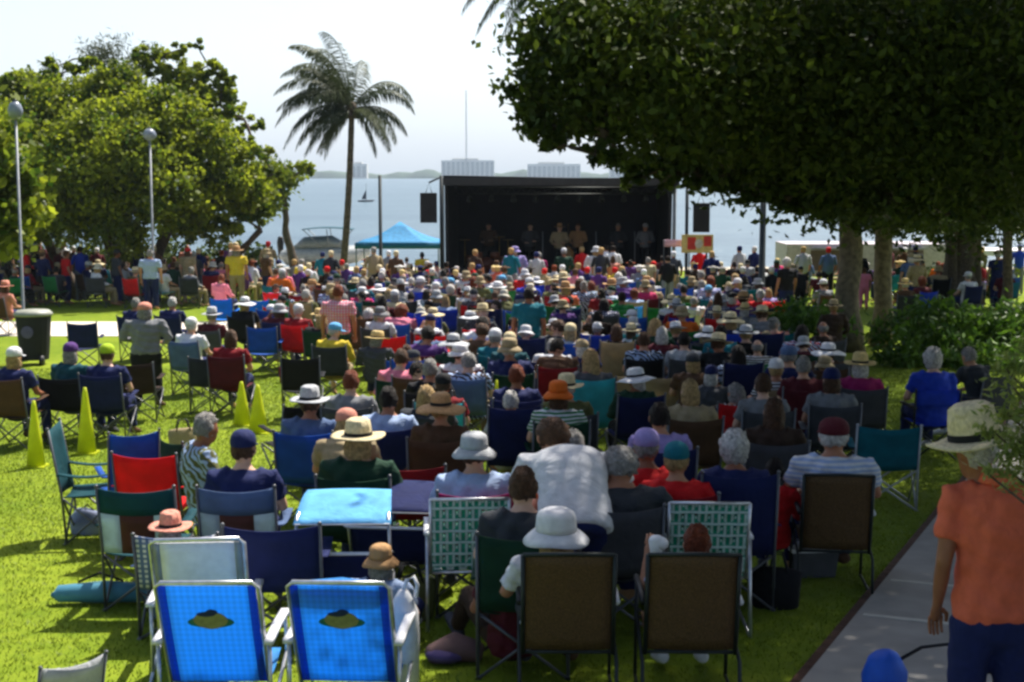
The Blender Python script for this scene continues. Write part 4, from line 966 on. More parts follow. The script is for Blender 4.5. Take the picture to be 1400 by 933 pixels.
# ------------------------------------------------------------------ stage and things behind the crowd
def stage():
    d = 47.0; xl, xr = X(608, 300, d), X(918, 300, d); zt = ZC; z0 = g(d)
    root = empty('stage', ((xl + xr) / 2, d, z0), R(-1.5)); tag(root, 'black open-fronted concert stage with a flat roof beside the water', 'stage')
    W_ = (xr - xl) / 2; H = ZC + .02 - z0
    mb = MB(); mb.box(-W_, W_, 0, 5.4, .0, .55); link('deck', mb.mesh('deck', M['blackpaint']), root)
    mb = MB(); mb.box(-W_ + .06, W_ - .06, 5.15, 5.3, .55, H - .25); link('backdrop', mb.mesh('backdrop', M['stagefabric']), root)
    for sx in (-1, 1):
        mb = MB(); x = sx * (W_ - .06)
        mb.add([(x - .05, .1, .55), (x + .05, .1, .55), (x + .05, 5.3, .55), (x - .05, 5.3, .55), (x - .05, -.25, H - .3), (x + .05, -.25, H - .3), (x + .05, 5.3, H - .3), (x - .05, 5.3, H - .3)], [(0, 3, 2, 1), (4, 5, 6, 7), (0, 1, 5, 4), (1, 2, 6, 5), (2, 3, 7, 6), (3, 0, 4, 7)])
        link('side_wall', mb.mesh('side_wall', M['blackpaint']), root)
        mb = MB(); mb.tube([(sx * (W_ + .06), -.1, 0), (sx * (W_ + .06), -.35, H - .25)], .06, 10); link('corner_post', mb.mesh('corner_post', M['greymetal'], True), root)
    # roof: a tapering slab whose right end sags and juts forward
    mb = MB()
    def rf(x, y, top): return (x, y, H - .02 - (x + W_) * .02 - (0 if top else (.20 if y < 0 else .3)))
    xs_ = (-W_ - .0, W_ + .18); vs = [rf(x, y, t) for t in (0, 1) for x, y in ((xs_[0], -.6), (xs_[1], -.75), (xs_[1], 5.5), (xs_[0], 5.5))]
    mb.add(vs, [(0, 3, 2, 1), (4, 5, 6, 7), (0, 1, 5, 4), (1, 2, 6, 5), (2, 3, 7, 6), (3, 0, 4, 7)]); rfo = link('roof', mb.mesh('roof', M['blackpaint']), root)
    mb = MB(); mb.box(-W_, W_, -.80, -.77, H - .34, H - .10); link('fascia', mb.mesh('fascia', mat('fascia_grey', lin(52, 50, 52), .6)), rfo)
    # wing flap hanging at right
    mb = MB(); mb.add([(W_ - .25, -.65, H - .3), (W_ + .18, -.65, H - .3), (W_ - .15, -.65, H - .8), (W_ - .25, -.60, H - .3), (W_ + .18, -.60, H - .3), (W_ - .15, -.60, H - .8)], [(0, 2, 1), (3, 4, 5), (0, 1, 4, 3), (1, 2, 5, 4), (2, 0, 3, 5)])
    link('brace', mb.mesh('brace', M['blackpaint']), root)
    for k in range(8):
        mb = MB(); mb.box(-W_ + .02 + k * W_ / 4 + .02, -W_ + (k + 1) * W_ / 4 - .02, -.03, -.004, .06, .52); link('skirt_panel', mb.mesh('skirt', M['stagefabric']), root)
    return root, xl, xr, z0
STG, sxl, sxr, sz0 = stage()
sy = 47.0; dz = sz0 + .55
def instrument(px, y, label, kind):
    x = X(px, 330, y); root = empty(kind, (x, y, dz)); tag(root, label, kind.replace('_', ' '))
    if kind == 'drum_kit':
        mb = MB(); mb.loft([((0, -.2, .28), .28, .28), ((0, .15, .28), .28, .28)], 20, cap=False); link('bass_drum', mb.mesh('bass_drum', mat('drum_shell', lin(120, 60, 40), .4), True), root)
        for x_, y_, z_, r_ in ((-.3, .1, .62, .17), (.3, .1, .62, .17), (-.55, .4, .5, .18), (.6, .4, .45, .2)):
            mb = MB(); mb.loft([((x_, y_, z_ - .1), r_, r_), ((x_, y_, z_ + .1), r_, r_)], 16, cap=False); mb.tube([(x_, y_, 0), (x_, y_, z_ - .1)], .012, 6); link('drum', mb.mesh('drum', mat('drum_shell2', lin(150, 90, 60), .4), True), root)
        for x_, z_ in ((-.75, 1.15), (.75, 1.15), (.45, 1.25)):
            mb = MB(); mb.loft([((x_, .1, z_), .2, .2), ((x_, .1, z_ + .012), .19, .19)], 18, cap=False); mb.tube([(x_, .1, 0), (x_, .1, z_)], .012, 6); link('cymbal', mb.mesh('cymbal', mat('brass', lin(196, 158, 70), .3, .8), True), root)
    else:
        mb = MB(); mb.loft([((0, 0, .1), .22, .1), ((0, .01, .35), .25, .1), ((0, .02, .55), .17, .09), ((0, .03, .75), .20, .09), ((0, .04, .92), .08, .06)], 16); link('body', mb.mesh('bass_body', mat('varnish', lin(176, 128, 66), .35), True), root)
        mb = MB(); mb.tube([(0, .03, .9), (0, .08, 1.65)], .022, 8); mb.ball((0, .09, 1.68), .03, .03, .07, 8, 6); link('neck', mb.mesh('bass_neck', M['bark'], True), root)
W2 = (sxr - sxl) / 2; Hs = ZC - sz0
root = empty('lighting_truss', ((sxl + sxr) / 2, 47.6, sz0 + Hs - .62)); tag(root, 'dark lighting truss with hanging spotlights under the stage roof', 'lighting truss')
for zz_ in (0, .22):
    mb = MB(); mb.tube([(-W2 + .3, 0, zz_), (W2 - .3, 0, zz_)], .022, 6); link('rail', mb.mesh('truss_rail', M['darkmetal'], True), root)
mb = MB()
for k in range(40):
    x_ = -W2 + .3 + k * (2 * W2 - .6) / 40; mb.tube([(x_, 0, .22 * (k % 2)), (x_ + (2 * W2 - .6) / 40, 0, .22 * ((k + 1) % 2))], .012, 5)
link('lattice', mb.mesh('truss_lattice', M['darkmetal'], True), root)
for k in range(9):
    x_ = -W2 + .8 + k * (2 * W2 - 1.6) / 8; mb = MB(); mb.loft([((x_, 0, -.08), .07, .07), ((x_, .06, -.24), .10, .10)], 10, cap=False); mb.tube([(x_, 0, 0), (x_, 0, -.1)], .012, 5); link('spotlight', mb.mesh('spotlight', M['darkmetal'], True), root)
for px_, lb_ in ((640, 'low black monitor wedge at the left lip of the stage'), (700, 'low black monitor wedge left of centre on the stage lip'), (800, 'low black monitor wedge right of centre on the stage lip'), (880, 'low black monitor wedge at the right lip of the stage')):
    root = empty('monitor_wedge', (X(px_, 360, 47.3), 47.3, sz0 + .55)); tag(root, lb_, 'monitor speaker', 'monitor wedges on the stage lip')
    mb = MB(); mb.add([(-.3, 0, 0), (.3, 0, 0), (.3, .4, 0), (-.3, .4, 0), (-.3, .05, .32), (.3, .05, .32), (.3, .4, .12), (-.3, .4, .12)], [(0, 3, 2, 1), (4, 5, 6, 7), (0, 1, 5, 4), (1, 2, 6, 5), (2, 3, 7, 6), (3, 0, 4, 7)]); link('cabinet', mb.mesh('wedge', M['black']), root)
instrument(665, 49.5, 'drum kit with brass cymbals at the left of the stage', 'drum_kit')
instrument(777, 49.0, 'upright bass standing at the middle of the stage', 'upright_bass')
def speaker(px, y, top, bot, label, cat='speaker'):
    x = X(px, 290, y); w2 = .27; z1, z2 = zat(top, y), zat(bot, y)
    root = empty('loudspeaker', (x, y, z2)); tag(root, label, 'speaker', 'loudspeakers flown beside the stage')
    h = z1 - z2; mb = MB(); mb.add([(-w2, 0, 0), (w2, 0, 0), (w2 * .75, .45, 0), (-w2 * .75, .45, 0), (-w2, 0, h), (w2, 0, h), (w2 * .75, .45, h), (-w2 * .75, .45, h)], [(0, 3, 2, 1), (4, 5, 6, 7), (0, 1, 5, 4), (1, 2, 6, 5), (2, 3, 7, 6), (3, 0, 4, 7)])
    link('cabinet', mb.mesh('cabinet', M['black']), root)
    mb = MB(); mb.box(-w2 + .03, w2 - .03, -.015, -.003, .04, h - .04); link('grille', mb.mesh('grille', M['blackpaint']), root)
    mb = MB(); mb.tube([(-.1, .2, h), (0, .2, h + .3), (.1, .2, h)], .012, 6); link('hanger', mb.mesh('hanger', M['darkmetal'], True), root)
    return x, z1
for px, ppx, y, a, b_, lb, lp in ((586, 603, 45.5, 264, 305, 'black loudspeaker hanging left of the stage', 'dark lifting mast left of the stage carrying the loudspeaker'),
                              (959, 940, 45.5, 278, 318, 'black loudspeaker hanging right of the stage', 'dark lifting mast right of the stage carrying the loudspeaker')):
    x, z1 = speaker(px, y, a, b_, lb); xp = X(ppx, 300, y)
    root = empty('speaker_mast', (xp, y + .2, g(y))); tag(root, lp, 'mast', 'speaker masts')
    H = z1 + .3 - g(y)
    mb = MB(); mb.tube([(0, 0, 0), (0, 0, H + .25)], .055, 10); link('pole', mb.mesh('mast_pole', M['darkmetal'], True), root)
    mb = MB(); mb.tube([(0, 0, H + .2), (x - xp, 0, H + .02)], .03, 8); link('arm', mb.mesh('mast_arm', M['darkmetal'], True), root)
    for a_ in range(4):
        mb = MB(); mb.tube([(0, 0, .5), (math.cos(a_ * 1.57 + .78) * .6, math.sin(a_ * 1.57 + .78) * .6, .02)], .025, 8); link('leg', mb.mesh('mast_leg', M['darkmetal'], True), root)
# poster board on a stand at the right of the stage
y = 44.0; x = X(953, 330, y); root = empty('poster_board', (x, y, g(y))); tag(root, 'yellow, red and white poster board on a post right of the stage', 'sign')
zb_, zt_ = zat(346, y) - g(y), zat(321, y) - g(y)
mb = MB(); mb.box(-.48, .50, -.02, .02, zb_, zt_); link('panel', mb.mesh('panel', mat('poster_yellow', lin(222, 196, 120), .7)), root)
mb = MB(); mb.box(-.30, -.04, -.03, -.022, zb_ + .1, zt_ - .08); link('red_patch', mb.mesh('red_patch', mat('poster_red2', lin(206, 60, 50), .7)), root)
mb = MB(); mb.box(.20, .44, -.03, -.022, zb_ + .2, zt_ - .05); link('red_patch', mb.mesh('red_patch', mat('poster_red', lin(206, 60, 50), .7)), root)
mb = MB(); mb.ball((.05, -.03, (zb_ + zt_) / 2), .12, .01, .14, 14, 8); link('white_patch', mb.mesh('white_patch', mat('poster_white', lin(214, 206, 190), .7)), root)
mb = MB(); mb.tube([(-.3, .03, 0), (-.3, .03, zt_)], .03, 8); mb.tube([(.3, .03, 0), (.3, .03, zt_)], .03, 8); link('post', mb.mesh('poster_posts', M['darkmetal'], True), root)
y = 44.3; x = X(925, 325, y); root = empty('banner', (x, y, g(y))); tag(root, 'pale pink banner strip beside the poster board', 'banner')
zz = zat(328, y) - g(y); mb = MB(); mb.sheet(lambda u, v: (-.4 + .8 * u, .03 * math.sin(u * 9), zz - .22 + .22 * v), 10, 3, .01); link('cloth', mb.mesh('banner_cloth', mat('banner_pink', lin(222, 176, 186), .8), True), root)
mb = MB(); mb.tube([(-.4, 0, 0), (-.4, 0, zz)], .02, 6); mb.tube([(.4, 0, 0), (.4, 0, zz)], .02, 6); link('post', mb.mesh('banner_posts', M['darkmetal'], True), root)
# canopy tent, boat, sailboat, trailer, bin, posts
y = 57.0; x = X(543, 330, y); root = empty('canopy_tent', (x, y, g(y))); tag(root, 'blue pyramid-roofed canopy tent left of the stage', 'tent')
hz0 = zat(333, y) - g(y); hz1 = zat(305, y) - g(y); hw = 58 / FPX * y
mb = MB(); q = [(-hw, 0, hz0), (hw, 0, hz0), (hw, 3.2, hz0), (-hw, 3.2, hz0)]
for k in range(4):
    a, b_ = Vector(q[k]), Vector(q[(k + 1) % 4]); pk = Vector((0, 1.6, hz1))
    mb.sheet(lambda u, v, a=a, b_=b_: (a.lerp(b_, u)).lerp(pk, v * .98) - Vector((0, 0, .12 * math.sin(math.pi * v))), 6, 6, .01)
link('roof', mb.mesh('tent_roof', mat('tent_blue', lin(60, 150, 200), .7, transl=.35), True), root)
mb = MB()
for k in range(4):
    a, b_ = Vector(q[k]), Vector(q[(k + 1) % 4]); mb.sheet(lambda u, v, a=a, b_=b_: a.lerp(b_, u) - Vector((0, 0, .02 + .2 * v)), 6, 2, .01)
link('valance', mb.mesh('tent_valance', mat('tent_teal', lin(24, 110, 150), .7, transl=.2), True), root)
for k in range(4): mb = MB(); mb.tube([(q[k][0] * .97, q[k][1] * .96 + .06, 0), (q[k][0] * .97, q[k][1] * .96 + .06, hz0)], .03, 6); link('leg', mb.mesh('tent_leg', M['greymetal'], True), root)
y = 63.5; x = X(445, 350, y); root = empty('motorboat', (x, y, g(y) + .05)); tag(root, 'grey covered motorboat with a flat bimini top at the shore', 'boat')
mb = MB(); mb.loft([((-1.85, 0, .55), .25, .5), ((-1.7, 0, .5), .42, .75), ((-.6, 0, .5), .46, .85), ((.6, 0, .52), .46, .8), ((1.4, 0, .6), .38, .5), ((1.95, 0, .75), .22, .1)], 16, side=Vector((0, 0, 1))); link('hull', mb.mesh('hull', mat('hull_grey', lin(150, 156, 160), .5), True), root)
mb = MB(); mb.loft([((-1.3, 0, .9), .12, .5), ((-.9, 0, 1.05), .3, .62), ((.3, 0, 1.1), .32, .62), ((.9, 0, .95), .12, .5)], 12, side=Vector((0, 0, 1))); link('cover', mb.mesh('boat_cover', mat('cover_grey', lin(120, 128, 134), .8), True), root)
mb = MB(); mb.loft([((-2.0, 0, .4), .1, .1), ((-2.0, 0, 1.1), .16, .16), ((-2.0, 0, 1.3), .12, .12)], 10); link('outboard', mb.mesh('outboard', M['black'], True), root)
zbm = zat(312, y) - g(y) - .05
mb = MB(); mb.sheet(lambda u, v: (-.95 + 2.2 * u, -.7 + 1.4 * v, zbm - .05 + .08 * math.sin(math.pi * u)), 10, 6, .03); link('bimini', mb.mesh('bimini', mat('bimini_teal', lin(28, 76, 90), .8), True), root)
for u in (-.9, .15, 1.2):
    for v in (-.65, .65): mb = MB(); mb.tube([(u, v, zbm - .04), (.2 + u * .3, v, .9)], .02, 6); link('strut', mb.mesh('strut', M['greymetal'], True), root)
y = 270; x = X(500, 265, y); root = empty('sailboat', (x, y, .03)); root.scale = (.55, .55, .55); tag(root, 'small dark sailboat far out between the palm and the stage', 'boat')
mb = MB(); mb.loft([((-2.6, 0, .25), .25, .5), ((0, 0, .25), .35, .9), ((2.2, 0, .35), .3, .5), ((3, 0, .5), .1, .08)], 12, side=Vector((0, 0, 1))); link('hull', mb.mesh('sail_hull', mat('hull_dark', lin(16, 30, 46), .8), True), root)
mb = MB(); mb.tube([(.2, 0, .3), (.2, 0, 6.4)], .06, 8); link('mast', mb.mesh('sail_mast', M['darkmetal'], True), root)
mb = MB(); mb.sheet(lambda u, v: (.1 - 1.6 * u * (1 - v) , .15 * math.sin(math.pi * u) * (1 - v), .9 + 3.2 * v), 6, 8, .02); link('sail', mb.mesh('sail', mat('sail_dark', lin(18, 34, 52), .9), True), root)
y = 51.0; x0, x1 = X(1075, 360, y), X(1292, 360, y); root = empty('food_trailer', ((x0 + x1) / 2, y, g(y))); tag(root, 'long pale grey trailer with an open serving window behind the trunks', 'trailer')
hw = (x1 - x0) / 2; zt_ = zat(334, y) - g(y)
mb = MB(); mb.box(-hw, hw, 0, 2.2, .35, zt_); link('body', mb.mesh('trailer_body', mat('trailer_skin', lin(186, 174, 180), .6)), root)
for a, b_, nm in ((X(1108, 360, y), X(1158, 360, y), 'window'), (X(1208, 360, y), X(1262, 360, y), 'window')):
    mb = MB(); c0 = (x0 + x1) / 2; mb.box(a - c0, b_ - c0, -.02, .3, zt_ - .95, zt_ - .22); link(nm, mb.mesh('trailer_window', mat('trailer_inside', lin(104, 84, 92), .6)), root)
    mb = MB(); mb.sheet(lambda u, v, a=a, b_=b_, c0=c0: (a - c0 + (b_ - a) * u, -.05 - .5 * v, zt_ - .18 + .05 * v), 4, 3, .02); link('awning', mb.mesh('awning', M['greymetal'], True), root)
for sx in (-.4, .4): mb = MB(); mb.loft([((sx, .05, .34), .33, .33), ((sx, .25, .34), .33, .33)], 18, cap=False); link('wheel', mb.mesh('wheel', M['black'], True), root)
y = 58.0; x = X(1385, 360, y); root = empty('shade_canopy', (x, y, g(y))); tag(root, 'white flat shade canopy at the far right beyond the thin trunk', 'canopy')
zt_ = zat(343, y) - g(y); mb = MB(); mb.box(-1.6, 1.6, 0, 2.4, zt_ - .22, zt_ - .0); link('roof', mb.mesh('shade_roof', mat('shade_white', lin(206, 200, 200), .7)), root)
for sx in (-1.5, 1.5):
    for yy in (.1, 2.3): mb = MB(); mb.tube([(sx, yy, 0), (sx, yy, zt_ - .22)], .035, 8); link('leg', mb.mesh('shade_leg', M['greymetal'], True), root)
def lamp_post(px, y, top, label, kind='globe', r=.038, m_='greymetal', gs=.85):
    x = X(px, 300, y); root = empty('lamp_post', (x, y, g(y))); tag(root, label, 'lamp post', 'lamp posts in the park'); H = zat(top, y) - g(y)
    mb = MB(); mb.loft([((0, 0, 0), r * 2, r * 2), ((0, 0, .25), r * 1.9, r * 1.9), ((0, 0, .3), r * 1.1, r * 1.1), ((0, 0, H), r * .9, r * .9)], 12, cap=False); link('pole', mb.mesh('lamp_pole', M[m_], True), root)
    mb = MB()
    if kind == 'globe':
        mb.loft([((0, 0, H - .05), .06, .06), ((0, 0, H + .02), .2 * gs, .2 * gs), ((0, 0, H + .12), .24 * gs, .24 * gs), ((0, 0, H + .24), .17 * gs, .17 * gs), ((0, 0, H + .30), .05, .05)], 16, cap=False); link('lamp_head', mb.mesh('lamp_head', mat('lamp_acrylic', lin(130, 138, 152), .3), True), root)
        mb = MB(); mb.loft([((0, 0, H + .305), .06, .06), ((0, 0, H + .34), .02, .02)], 10, cap=False); link('finial', mb.mesh('finial', M['darkmetal'], True), root)
    elif kind == 'arm':
        mb.tube([(0, 0, H), (.5, 0, H + .1)], .03, 8); mb.box(.4, .95, -.12, .12, H + .06, H + .14); link('lamp_head', mb.mesh('lamp_arm', M[m_]), root)
lamp_post(27, 28, 160, 'first lamp post from the left, pale globe head beside the yellow-green tree', r=.028, gs=.62)
lamp_post(208, 42, 190, 'second lamp post from the left, pale globe head before the sea grape')
lamp_post(520, 47, 240, 'short dark post between the palm and the stage', 'none', .06, 'darkmetal')
lamp_post(1043, 38, 205, 'dark green post right of the stage rising into the canopy', 'arm', .085, 'darkmetal')
# wheeled bin
p = at(45, 418, 1.15); root = empty('waste_bin', p); tag(root, 'dark wheeled waste bin with a pale lid rim on the left lawn', 'bin')
mb = MB(); mb.loft([((0, 0, .10), .27, .25), ((0, 0, .3), .29, .28), ((0, 0, .95), .34, .33)], 4 * 4, cap=False); me = mb.mesh('bin_body', M['blackpaint'], False); link('body', me, root)
mb = MB(); mb.loft([((0, 0, .955), .36, .35), ((0, 0, 1.0), .37, .36), ((0, 0, 1.06), .30, .30), ((0, 0, 1.08), .1, .1)], 16, cap=False); link('lid', mb.mesh('bin_lid', mat('bin_rim', lin(150, 152, 140), .5), True), root)
for sx in (-.22, .22): mb = MB(); mb.loft([((sx - .03, -.24, .1), .1, .1), ((sx + .03, -.24, .1), .1, .1)], 14, cap=False); link('wheel', mb.mesh('bin_wheel', M['black'], True), root)
mb = MB(); mb.ball((-.02, -.33, .66), .12, .012, .12, 14, 8); link('emblem', mb.mesh('emblem', mat('bin_mark', lin(90, 84, 118), .7)), root)
# lime marker cones
M['lime'] = mat('lime_vinyl', lin(206, 214, 30), .6, 0, 8, .9, 1.1, transl=.35)
def marker(px, top, h, r, label):
    p = at(px, top, h); r *= .82; root = empty('marker_cone', p); tag(root, label, 'marker cone', 'lime yellow marker cones')
    mb = MB(); mb.loft([((0, 0, .03), r, r), ((0, 0, h * .5), r * .62, r * .62), ((0, 0, h * .92), r * .26, r * .26), ((0, 0, h), r * .16, r * .16)], 18, cap=False); link('cone', mb.mesh('cone', M['lime'], True), root)
    mb = MB(); mb.box(-r * 1.08, r * 1.08, -r * 1.08, r * 1.08, 0, .025); link('base', mb.mesh('cone_base', M['lime']), root)
marker(46, 548, .78, .13, 'lime marker cone nearest the left edge of the frame')
marker(116, 530, .82, .14, 'lime marker cone before the dark chairs at left, second from the edge')
marker(330, 522, .62, .15, 'lime marker cone left of the pair in the middle of the left lawn')
marker(352, 526, .66, .16, 'lime marker cone right of the pair in the middle of the left lawn')
marker(679, 520, .95, .09, 'thin lime marker cone amid the crowd, left of the orange hat')
marker(1312, 540, .62, .06, 'thin lime marker cone right of the blue director chair')
marker(1331, 526, .70, .06, 'thin lime marker cone below the grey-haired man at right')
# ------------------------------------------------------------------ foreground and middle people and chairs
G_ = 'seated audience facing the stage'
def sit(px, py, shirt, head, chair=None, pose='sit', pants='navy', ck='camp', h=None, y=None, **kw):
    h = h or {'low': 1.01, 'slump': 1.155, 'slumpup': 1.155, 'ground': .885}.get(pose, 1.25)
    if head.split(':')[0] in ('straw', 'bucket', 'floppy', 'cap'): h += .045
    sc = kw.pop('sc', 1.0)
    if y is None: p = at(px, py, h * sc)
    else:
        p = Vector((X(px, py, y), y, g(y)))
        if sc == 1.0: sc = min(1.1, max(.78, (zat(py, y) - p.z) / h))
    rz = kw.pop('rz', None)
    if rz is None: rz = random.uniform(-.12, .12) + math.atan2(p.x - X(765, 300, 47), 47 - p.y) * .6
    cl = kw.pop('chair_label', None); near = p.y < 20
    b = person(p, pose, shirt, head, pants, rz, sc, px=px, py=py, group=kw.pop('group', G_), detail=p.y < 20, **kw)
    if chair:
        if chair == 'director': director_chair(p, rz, cl, px, py)
        else: camp_chair(p, chair, rz, ck, px, py, near, cl)
    return b
def stand(px, py, shirt, head, pants='dark grey', pose='stand', h=1.73, y=None, rz=0, **kw):
    p = at(px, py, h) if y is None else Vector((X(px, py, y), y, g(y)))
    sc = (h if y is None else (zat(py, y) - g(y))) / 1.73
    return person(p, pose, shirt, head, pants, rz, sc, px=px, py=py, detail=p.y < 25, group=kw.pop('group', 'people standing in the crowd'), **kw)
# --- nearest row
sling_chair(Vector((X(778, 800, 7.5), 7.9, g(7.9))), .0, 'brown sling chair under the person in the white bucket hat', 778, 800)
sling_chair(Vector((X(951, 800, 7.5), 7.9, g(7.9))), -.02, 'brown sling chair right of the bucket-hat one, white armrest', 951, 800)
sit(758, 692, 'white', 'bucket:white', pose='slump', y=7.95, pants='dark grey', rz=.05, label='seated person in white bucket hat and white top in brown chair', wide=1.12, hs=1.22, skin=SKINS[2])
sit(949, 712, 'brown', 'hair-short:auburn', pose='slumpup', y=7.95, pants='navy', pattern='print', rz=.02, label='person with short auburn hair in brown chair, arm raised to the left', skin=SKINS[1])
q = Vector((X(897, 748, 7.7), 7.75, 0)); 
beach_chair(Vector((X(285, 800, 7.3), 7.7, g(7.7))), 0, 'bright blue beach chair with fish badge at lower left, sunlit', 284, 820, roll=False)
beach_chair(Vector((X(471, 800, 7.3), 7.7, g(7.7))), -.06, 'bright blue beach chair with fish badge and head pillow, right of its twin', 471, 830)
beach_chair(Vector((X(262, 790, 8.1), 8.55, g(8.55))), .08, 'pale grey beach chair tucked behind the left blue beach chair', 262, 790, badge=False, H=.90, pale=True, roll=False)
web_chair(Vector((X(638, 690, 9.25), 9.6, g(9.6))), .06, 'green and white webbed lawn chair, empty, left of the white bucket hat', 640, 690)
web_chair(Vector((X(972, 690, 9.1), 9.45, g(9.45))), -.03, 'green and white webbed lawn chair behind the short auburn head', 972, 680)
sit(703, 722, 'maroon', 'hair-curly:dark', pose='low', y=8.35, rz=.35, pants='dark brown', label='dark curly haired person in maroon sitting low left of the bucket hat', skin=SKINS[4])
sit(700, 668, 'olive', 'cap:pale blue', None, pose='low', y=10.5, rz=.1, label='person in pale blue cap and olive top right of the webbed chair')
person(Vector((X(783, 700, 9.2), 9.1, g(9.1))), 'bend', 'white', 'hair-short:brown', 'navy', .12, 1.0, 1.3, label='person bending forward in white t-shirt behind the bucket hat', px=782, py=650, skin=SKINS[2])
sit(521, 752, 'pale blue', 'bucket:tan', None, y=8.75, pose='ground', rz=-.15, label='person in tan bucket hat behind the right blue beach chair')
sit(233, 700, 'steel blue', 'straw:salmon', None, pose='low', y=9.25, rz=.05, label='person in salmon straw hat in blue checked chair at lower left')
PLB = CAMP['backrest'][0].copy(); PLB.materials.clear(); PLB.materials.append(M['plaid'])
camp_chair(Vector((X(238, 750, 9.0), 9.3, g(9.3))), 'steel blue', .05, 'camp', 238, 735, back_mesh=PLB, zs=.80, label='blue checked low folding chair under the salmon straw hat')
sit(250, 748, 'dark brown', 'hair-bob:dark', None, y=8.95, pose='ground', rz=-.3, label='dark brown-haired person sitting low behind the pale grey beach chair')
canopy_chair(Vector((X(468, 700, 9.2), 9.45, g(9.45))), .03, 'canopy chair with bright light blue sunshade and navy back', 460, 690, 1.22)
canopy_chair(Vector((X(540, 700, 9.9), 10.3, g(10.3))), -.1, 'canopy chair with navy sunshade just behind the light blue one', 520, 675, 1.10, 'navy', 'navy')
camp_chair(atc(368, 715, .86), 'navy', .05, 'wide', 368, 715, label='wide navy folding chair left of the light blue sunshade')
# patterned chairs: teal top band, white side panels, brown centre
def panel_back():
    mb = MB(); w_ = .27
    def back(x0, x1, z0, z1):
        def f(u, v):
            x = x0 + (x1 - x0) * u; z = z0 + (z1 - z0) * v; vv = (z - .44) / .48; s_ = 1 - (x / w_) ** 2
            return (x, -.22 - .10 * vv - .05 * s_ * (1 - .4 * vv), z - .03 * s_ * vv)
        return f
    mb.sheet(back(-w_, w_, .74, .92), 8, 3, .008, 0); mb.sheet(back(-w_, -.12, .44, .738), 3, 4, .008, 1); mb.sheet(back(.12, w_, .44, .738), 3, 4, .008, 1); mb.sheet(back(-.119, .119, .44, .738), 4, 4, .008, 2)
    return mb.mesh('panel_back', [M['canvas'], M['whitecanvas'], M['browncanvas']], True)
M['whitecanvas'] = mat('white_canvas', lin(176, 194, 200), .8, transl=.3); M['browncanvas'] = mat('brown_canvas', lin(84, 44, 36), .8, transl=.2)
PB = panel_back()
camp_chair(atc(186, 662, .93), 'dark teal', 0, 'camp', 186, 660, back_mesh=PB, label='empty teal chair with white and brown back panels below the red one')
p_ = at(334, 652, .93); camp_chair(p_, 'steel blue', 0, 'camp', 334, 650, back_mesh=PB, label='teal and white panelled chair under the person in the navy cap')
person(p_ + Vector((0, 0, 0)), 'sit', 'navy', 'cap:navy', 'navy', .05, 1.0, px=335, py=595, label='seated person in navy cap and navy top in panelled chair', detail=True)
camp_chair(atc(204, 617, .93), 'red', -.12, 'camp', 204, 617, label='bright red empty folding chair on the sunny lawn at left')
camp_chair(atc(160, 588, 1.03), 'blue', .45, 'hi', 160, 588, ws=.8, label='high-backed blue folding chair just left of the red one')
camp_chair(atc(112, 590, 1.0), 'dark teal', -1.45, 'hi', 112, 590, label='teal folding chair seen side-on at the left')
# umbrella bag on the grass
p = at(145, 800, .14); root = empty('chair_bag', p, .05); tag(root, 'rolled teal carry bag lying on the grass at left', 'bag')
mb = MB(); mb.loft([((-.38, 0, .07), .02, .03), ((-.34, 0, .08), .06, .06), ((0, .02, .085), .08, .08), ((.34, 0, .08), .065, .065), ((.40, 0, .08), .03, .03)], 14); link('bag', mb.mesh('bag', mat('bag_teal', lin(70, 128, 150), .7), True), root)
mb = MB(); mb.tube([(-.2, .02, .16), (-.05, .04, .22), (.12, .02, .165)], .01, 6); link('strap', mb.mesh('strap', M['blackcloth'], True), root)
p = at(120, 700, .2); root = empty('tote_bag', p); tag(root, 'small grey and green bag on the grass beside the side-on chair', 'bag')
mb = MB(); mb.loft([((0, 0, .02), .16, .09), ((0, 0, .12), .17, .10), ((.02, 0, .19), .13, .05)], 14); link('bag', mb.mesh('tote', mat('tote_grey', lin(120, 130, 160), .8), True), root)
mb = MB(); mb.tube([(-.08, 0, .18), (0, 0, .27), (.08, 0, .18)], .009, 6); link('handle', mb.mesh('tote_handle', M['blackcloth'], True), root)
# clothes heap and bottle
p = at(622, 862, .2); root = empty('shoulder_bag', p, .1); tag(root, 'brown and purple soft bag on the grass below the webbed chair', 'bag')
mb = MB(); mb.loft([((-.14, 0, .05), .10, .06), ((0, .02, .09), .13, .09), ((.14, 0, .06), .12, .06)], 14, side=Vector((0, 1, 0))); link('bag', mb.mesh('softbag', mat('bag_brown', lin(96, 72, 70), .8), True), root)
mb = MB(); mb.ball((-.06, -.04, .06), .13, .10, .05); link('flap', mb.mesh('bagflap', mat('bag_purple', lin(72, 58, 104), .8), True), root)
p = Vector((X(552, 850, 7.9), 7.9, g(7.9))); root = empty('water_jug', p); tag(root, 'white plastic jug with a hook handle beside the right beach chair', 'jug')
mb = MB(); mb.loft([((0, 0, .01), .085, .07), ((0, 0, .36), .09, .075), ((0, 0, .5), .085, .07), ((0, 0, .58), .05, .045), ((0, 0, .62), .025, .025)], 16, cap=False); link('body', mb.mesh('jug', M['whiteplastic'], True), root)
mb = MB(); mb.tube([(0, 0, .61), (.02, 0, .68), (.06, 0, .70), (.08, 0, .65), (.07, 0, .58)], .012, 8); link('handle', mb.mesh('jughandle', M['whiteplastic'], True), root)
p = Vector((X(897, 748, 7.75) , 7.75, 0)); zc_ = zat(750, 7.75)
root = empty('paper_cup', (p.x, 7.74, zc_ - .07)); tag(root, 'crumpled white paper cup held up left of the short auburn head', 'cup')
